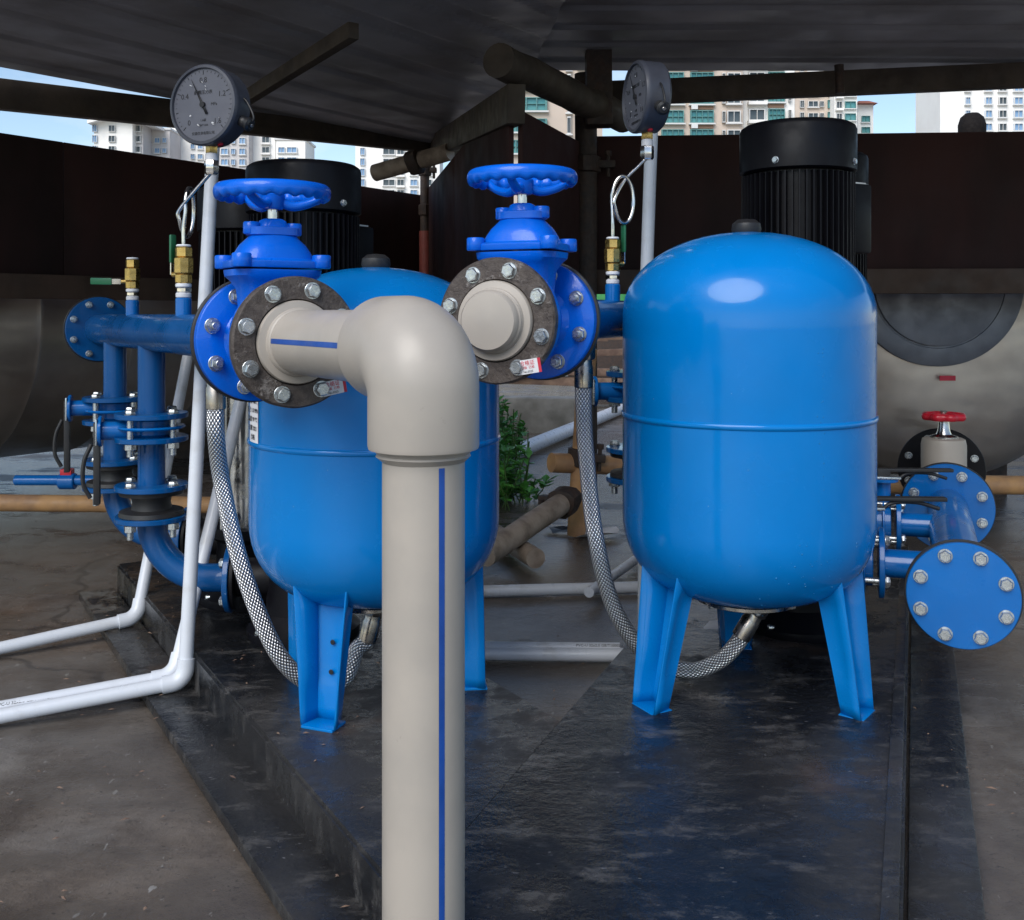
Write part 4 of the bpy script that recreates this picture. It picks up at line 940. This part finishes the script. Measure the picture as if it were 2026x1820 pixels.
mb = MB(); mb.box(P(1206, 604, 12.1) - UP * .48, (.50, .4, .95), None, .01); solo('timber_crate', mb, 'rustiron', P(1206, 640, 12.1), 'old timber crate carrying the green sack', 'crate')
def scrap(c, s, mat, label, cat, nm, grp=None, n=9):
    mb = MB(); vs = [Vector(c) + UP * .006]; 
    for i in range(n):
        a = 2 * math.pi * i / n; rr = s * rnd.uniform(.55, 1.2); vs.append(Vector(c) + Vector((math.cos(a) * rr, math.sin(a) * rr * .8, rnd.uniform(.002, s * .35))))
    mb.add(vs, [(0, i + 1, (i + 1) % n + 1) for i in range(n)]); solo(nm, mb, mat, c, label, cat, grp, smooth=False)
scrap(G(1297, 1073 - 50), .05, 'paper', 'crumpled white paper on the wet floor beside the tank', 'paper', 'crumpled_paper')
scrap(G(1187, 1062), .09, 'paper', 'torn white plastic scrap near the braided hose', 'scrap', 'plastic_scrap')
scrap(G(1115, 755), .14, 'paper', 'white plastic bag lying far out on the slab', 'bag', 'plastic_bag')
scrap(G(1112, 1052), .07, 'rubber', 'black leaf-like scrap at the foot of the orange pole', 'scrap', 'dark_scrap')
for u, v, lb_ in ((1408, 1243, 'white paper tag on the right plinth under the tank'), (540, 1262, 'white paper tag on the left plinth by the hose')):
    q = G(u, v, PT); mb = MB(); mb.add([q + V3(-.035, -.03) + UP * .002, q + V3(.03, -.03) + UP * .003, q + V3(.03, .035) + UP * .012, q + V3(-.0, .03) + UP * .008], [(0, 1, 2, 3)]); solo('paper_tag', mb, 'paper', q, lb_, 'tag', 'white paper tags', smooth=False)
# loose grit and leaf bits on the slab
gr = MB()
for k in range(1500):
    x = rnd.uniform(-2.2, 2.2); y = rnd.uniform(1.15, 6); s = rnd.uniform(.0015, .0045) ; a = rnd.uniform(0, 3.1); z = .004
    dpl = (Vector((x, y, 0)) - K).dot(b1); dpa = (Vector((x, y, 0)) - K).dot(a1); e2_ = (Vector((x, y, 0)) - K2).dot(b2)
    if (0 < e2_ < .6 and y < 3.4) or (0 < dpl < .466 and dpa > 0 and e2_ < 0): z = PT + .001
    elif -.12 < dpl < 0 or .6 < e2_ < .72: z = .027
    d_ = Vector((math.cos(a), math.sin(a), 0)) * s * rnd.uniform(1, 2.6); e_ = Vector((-math.sin(a), math.cos(a), 0)) * s * .6; c = Vector((x, y, z))
    gr.add([c - d_, c - e_ + UP * s * .2, c + d_, c + e_ + UP * s * .2, c + UP * s * .7], [(0, 1, 4), (1, 2, 4), (2, 3, 4), (3, 0, 4)])
solo('grit', gr, 'timber', (0, 3, 0), 'scattered grit and leaf bits over the wet floor', 'grit', kind='stuff', smooth=False)

# ------------------------------------------------------------------ person beyond the wall
pt = Vector((3.64, 8.0, -.09)); 
mb = MB(); mb.box((3.9, 8.2, .37), (1.6, 1.2, .74), None, .01); solo('concrete_block', mb, 'conc', (3.9, 8.2, 0), 'raised concrete block behind the far right tank', 'block')
t = thing('person', pt + UP * .74, 'person in a red shirt, only dark hair showing above the right board wall', 'person')
verts = [(0, 0, .95), (0, 0, 1.2), (0, 0, 1.42), (0, .01, 1.52), (0, 0, 1.60), (0, 0, 1.70), (.19, 0, 1.40), (.25, 0, 1.12), (.23, -.1, .88), (-.19, 0, 1.40), (-.25, 0, 1.12), (-.23, -.1, .88), (.1, 0, .90), (.11, 0, .48), (.12, .02, .06), (.13, -.12, .03), (-.1, 0, .90), (-.11, 0, .48), (-.12, .02, .06), (-.13, -.12, .03)]
rads = [.13, .13, .12, .055, .075, .085, .06, .045, .03, .06, .045, .03, .085, .06, .04, .035, .085, .06, .04, .035]
edges = [(0, 1), (1, 2), (2, 3), (3, 4), (4, 5), (2, 6), (6, 7), (7, 8), (2, 9), (9, 10), (10, 11), (0, 12), (12, 13), (13, 14), (14, 15), (0, 16), (16, 17), (17, 18), (18, 19)]
def skinned(name, vids, scl, mat, par):
    mp_ = {v: i for i, v in enumerate(vids)}; me = bpy.data.meshes.new(name); me.from_pydata([Vector(verts[i]) for i in vids], [(mp_[a], mp_[b]) for a, b in edges if a in mp_ and b in mp_], [])
    o = bpy.data.objects.new(name, me); COL.objects.link(o); o.parent = par; me.materials.append(M[mat])
    o.modifiers.new('skin', 'SKIN'); me.skin_vertices.new() if not me.skin_vertices else None
    for i, vi in enumerate(vids): me.skin_vertices[0].data[i].radius = (rads[vi] * scl, rads[vi] * scl * .85)
    me.skin_vertices[0].data[0].use_root = True
    s_ = o.modifiers.new('sub', 'SUBSURF'); s_.levels = 2; s_.render_levels = 2; return o
skinned('body', list(range(20)), 1, 'skin', t); skinned('shirt', [0, 1, 2, 6, 7, 9, 10], 1.12, 'shirt', t); skinned('trousers', [0, 12, 13, 14, 16, 17, 18], 1.13, 'trousers', t)
mb = MB(); mb.lathe([(.001, .13), (.05, .122), (.085, .09), (.103, .03), (.102, -.03), (.092, -.07), (.07, -.095), (.03, -.10)], pt + UP * (.74 + 1.67), UP, 28, fn=lambda a, r, z: 1 + .05 * math.sin(a * 9) * .5); part('hair', mb, 'hair', t)

# ------------------------------------------------------------------ towers
def win_mesh(nm, glass, nxp, nyp):
    """unit window: 1x1 facing -Y, depth .2"""
    me = bpy.data.meshes.new(nm); mb = MB(); mb.box((0, -.05, 0), (1, .1, 1)); k = len(mb.f)
    def bar(x, z, wx, wz): mb.box((x, -.13, z), (wx, .14, wz))
    for s in (-1, 1): bar(s * .48, 0, .05, 1); bar(0, s * .475, 1, .06)
    for i in range(1, nxp): bar(-.5 + i / nxp, 0, .028, .9)
    for i in range(1, nyp): bar(0, -.5 + i / nyp, .9, .03)
    me.from_pydata(mb.v, [], mb.f); me.materials.append(M[glass]); me.materials.append(M['btrim'] if glass != 'teal' else M['trimteal'])
    for i, p in enumerate(me.polygons): p.material_index = 0 if i < k else 1
    return me
M['trimteal'] = basic('green_window_bars', (.10, .26, .25), None, .5, bump=0)
WT3 = win_mesh('window', 'teal', 4, 2); WT2 = win_mesh('window', 'teal', 2, 1); WB = win_mesh('window', 'bglass', 2, 1); WDk = win_mesh('window', 'dglass', 2, 1)
SILL = MB().box((0, 0, 0), (1, 1, 1)).mesh('sill', 'btrim', smooth=False)
RAIL = MB().box((0, 0, 0), (1, 1, 1)).mesh('balcony', 'bwhite', smooth=False)
BRK = MB().box((0, 0, 0), (1, 1, 1)).mesh('spandrel', 'bbrick', smooth=False)
ACM = MB().box((0, 0, 0), (1, 1, 1)).mesh('air_conditioner', 'ac', smooth=False)
def tower(u0, u1, vtop, D, wall, label, cols, step, vref, vlo=330, depth=14, rot=0, vstart=None, group=None, roof=None, trim_top=True):
    """cols: (u0, u1, height fraction of storey, mesh, extras)"""
    x0 = (u0 - UC) / F * D; x1 = (u1 - UC) / F * D; zt = EYE + (VH - vtop) / F * D; px = D / F
    t = thing('apartment_tower', ((x0 + x1) / 2, D + depth / 2, 0), label, 'building', group)
    mb = MB(); mb.box(((x0 + x1) / 2, D + depth / 2, zt / 2), (x1 - x0, depth, zt)); part('wall', mb, wall, t, smooth=False)
    if trim_top: mb = MB(); mb.box(((x0 + x1) / 2, D + depth / 2, zt + .3), (x1 - x0 + .8, depth + .8, .6)); part('parapet', mb, 'btrim', t, smooth=False)
    S = step * px; zr = EYE + (VH - vref) / F * D
    zmax = min(zt - .5, EYE + (VH - 90) / F * D); zmin = EYE + (VH - vlo) / F * D
    k = math.floor((zmax - zr) / S)
    while zr + k * S > zmin:
        z = zr + k * S
        for c in cols:
            ua, ub, hf, me = c[:4]; ex = c[4] if len(c) > 4 else ''
            if 'odd' in ex and k % 2: continue
            h = S * hf; xa = (ua - UC) / F * D; xb = (ub - UC) / F * D; cx = (xa + xb) / 2; wd = xb - xa
            if z > zt - h * .6: continue
            m4 = Matrix.Diagonal((wd, 3, h, 1)); m4.translation = Vector((cx, D - .02, z)); w_ = place('window', me, m4, t)
            if 's' in ex:
                m4 = Matrix.Diagonal((wd + .5, .7, .22, 1)); m4.translation = Vector((cx, D - .35, z - h / 2 - .12)); place('sill', SILL, m4, t)
            if 'B' in ex:
                m4 = Matrix.Diagonal((wd + .5, 1.2, .5, 1)); m4.translation = Vector((cx, D - .6, z - h / 2 - .3)); place('balcony', RAIL, m4, t)
            if 'k' in ex:
                m4 = Matrix.Diagonal((wd, .2, S * (1 - hf) * .5, 1)); m4.translation = Vector((cx, D - .1, z - S / 2)); place('spandrel', BRK, m4, t)
            if 'a' in ex:
                m4 = Matrix.Diagonal((1.0, .5, .7, 1)); m4.translation = Vector((cx - wd * .33, D - .5, z - S / 2)); place('air_conditioner', ACM, m4, t)
        k -= 1
    return t
GR = 'residential towers beyond the yard'
# right side, beige block
tower(1296, 1470, 60, 160, 'bbeige', 'beige tower with wide teal windows straight above the white pipe', [(1308, 1352, .66, WT3, 's'), (1365, 1411, .66, WT3, 'ska'), (1428, 1434, .6, WDk, ''), (1438, 1464, .62, WDk, 's')], 37.5, 232, vlo=300)
tower(1470.5, 1572, 62, 163, 'bwhite', 'cream balcony block beside the teal windowed tower', [(1481, 1512, .6, WDk, 'B'), (1519, 1551, .62, WT3, 'sk'), (1559, 1564, .55, WDk, '')], 36.5, 228, vlo=300)
tower(1573, 1650, 70, 252, 'bbeige', 'beige tower with small dark windows behind the black motor top', [(1582, 1590, .62, WDk, ''), (1598, 1618, .5, WDk, 's'), (1621, 1629, .5, WDk, ''), (1637, 1648, .66, WT2, '')], 23.6, 230, vlo=290)
tower(1651, 1696, 80, 248, 'bwhite', 'pale tower with teal balconies left of the open blue sky', [(1654, 1665, .6, WDk, 'B'), (1671, 1692, .58, WT2, 's')], 23.8, 232, vlo=290)
t = tower(1697, 1728, 207, 262, 'bwhite', 'lower block with a red tiled roof at the edge of blue sky', [(1704, 1720, .55, WT2, 's')], 22, 236, vlo=290, trim_top=False)
mb = MB(); x0 = (1693 - UC) / F * 262; x1 = (1732 - UC) / F * 262; zt = EYE + (VH - 207) / F * 262
mb.add([(x0, 260, zt), (x1, 260, zt), (x1, 278, zt), (x0, 278, zt), (x0 + .8, 262, zt + 1), (x1 - 1.7, 262, zt + 1), (x1 - 1.7, 276, zt + 1), (x0 + .8, 276, zt + 1)], [(0, 1, 5, 4), (1, 2, 6, 5), (2, 3, 7, 6), (3, 0, 4, 7), (4, 5, 6, 7), (3, 2, 1, 0)]); part('roof', mb, 'tile', t, smooth=False)
tower(1860, 2060, 70, 230, 'bwhite', 'cream tower at the far right past the blue sky', [(1909, 1918, .55, WB, 's'), (1948, 1961, .55, WB, 's'), (1975, 1990, .55, WDk, 's'), (2005, 2022, .55, WB, 's')], 26, 226, vlo=290)
tower(950, 1192, 60, 150, 'bbeige', 'beige tower seen between the sloping log and the board', [(1000, 1082, .62, WT3, 's'), (1122, 1129, .8, WDk, 's'), (1145, 1166, .6, WT3, 's')], 42, 207, vlo=300)
# left side, white towers
t = tower(186, 262, 240, 290, 'bwhite', 'white tower under a pitched roof at far left of the skyline', [(216, 229, .62, WDk, ''), (184, 193, .7, WB, '')], 20.6, 275, vlo=330, trim_top=False)
D_ = 289; mb = MB(); z0 = EYE + (VH - 240) / F * D_; xs = [(u - UC) / F * D_ for u in (178, 232, 300)]
mb.add([(xs[0], 287, z0), (xs[1], 287, z0 + 2.0), (xs[2], 287, z0), (xs[0], 306, z0), (xs[1], 306, z0 + 2.0), (xs[2], 306, z0), (xs[0], 287, z0 - .9), (xs[1], 287, z0 + 1.1), (xs[2], 287, z0 - .9), (xs[0], 306, z0 - .9), (xs[1], 306, z0 + 1.1), (xs[2], 306, z0 - .9)], [(0, 1, 4, 3), (1, 2, 5, 4), (6, 7, 1, 0), (7, 8, 2, 1), (9, 10, 7, 6), (10, 11, 8, 7), (0, 3, 9, 6), (2, 5, 11, 8)]); part('roof', mb, 'bwhite', t, smooth=False)
tower(262.5, 283, 241, 293, 'bgrey', 'grey recessed bay right of the pitched roof tower', [(265, 279, .6, WDk, 's')], 20.6, 275, vlo=330)
tower(284, 336, 257, 300, 'bgrey', 'grey block with blue windows left of the left gauge', [(287, 299, .62, WB, 's'), (307, 317, .5, WB, 's'), (322, 330, .5, WB, '')], 20.2, 278, vlo=340)
tower(336.5, 425, 215, 310, 'bwhite', 'white tower directly behind the left gauge', [(378, 386, .5, WB, ''), (392, 402, .5, WB, 's')], 20, 290, vlo=345)
tower(430, 492, 246, 295, 'bgrey', 'grey tower with blue windows right of the left gauge', [(438, 452, .58, WB, 's'), (458, 466, .55, WB, ''), (474, 486, .6, WB, 's')], 21, 300, vlo=350)
tower(493, 545, 252, 300, 'bwhite', 'white tower with dark balconies behind the left motor', [(519, 534, .6, WDk, 'B')], 20, 297, vlo=350)
tower(546, 604, 277, 300, 'bwhite', 'lower white block next to the small patch of sky', [(551, 564, .55, WB, 's'), (568, 588, .55, WB, 's')], 20, 297, vlo=350)
tower(703, 870, 190, 290, 'bwhite', 'tall white tower right of the left motor', [(713, 722, .7, WB, ''), (758, 782, .6, WDk, 's'), (786, 800, .6, WDk, 'B'), (812, 826, .6, WB, 's'), (838, 855, .6, WDk, 's')], 20.5, 300, vlo=420)
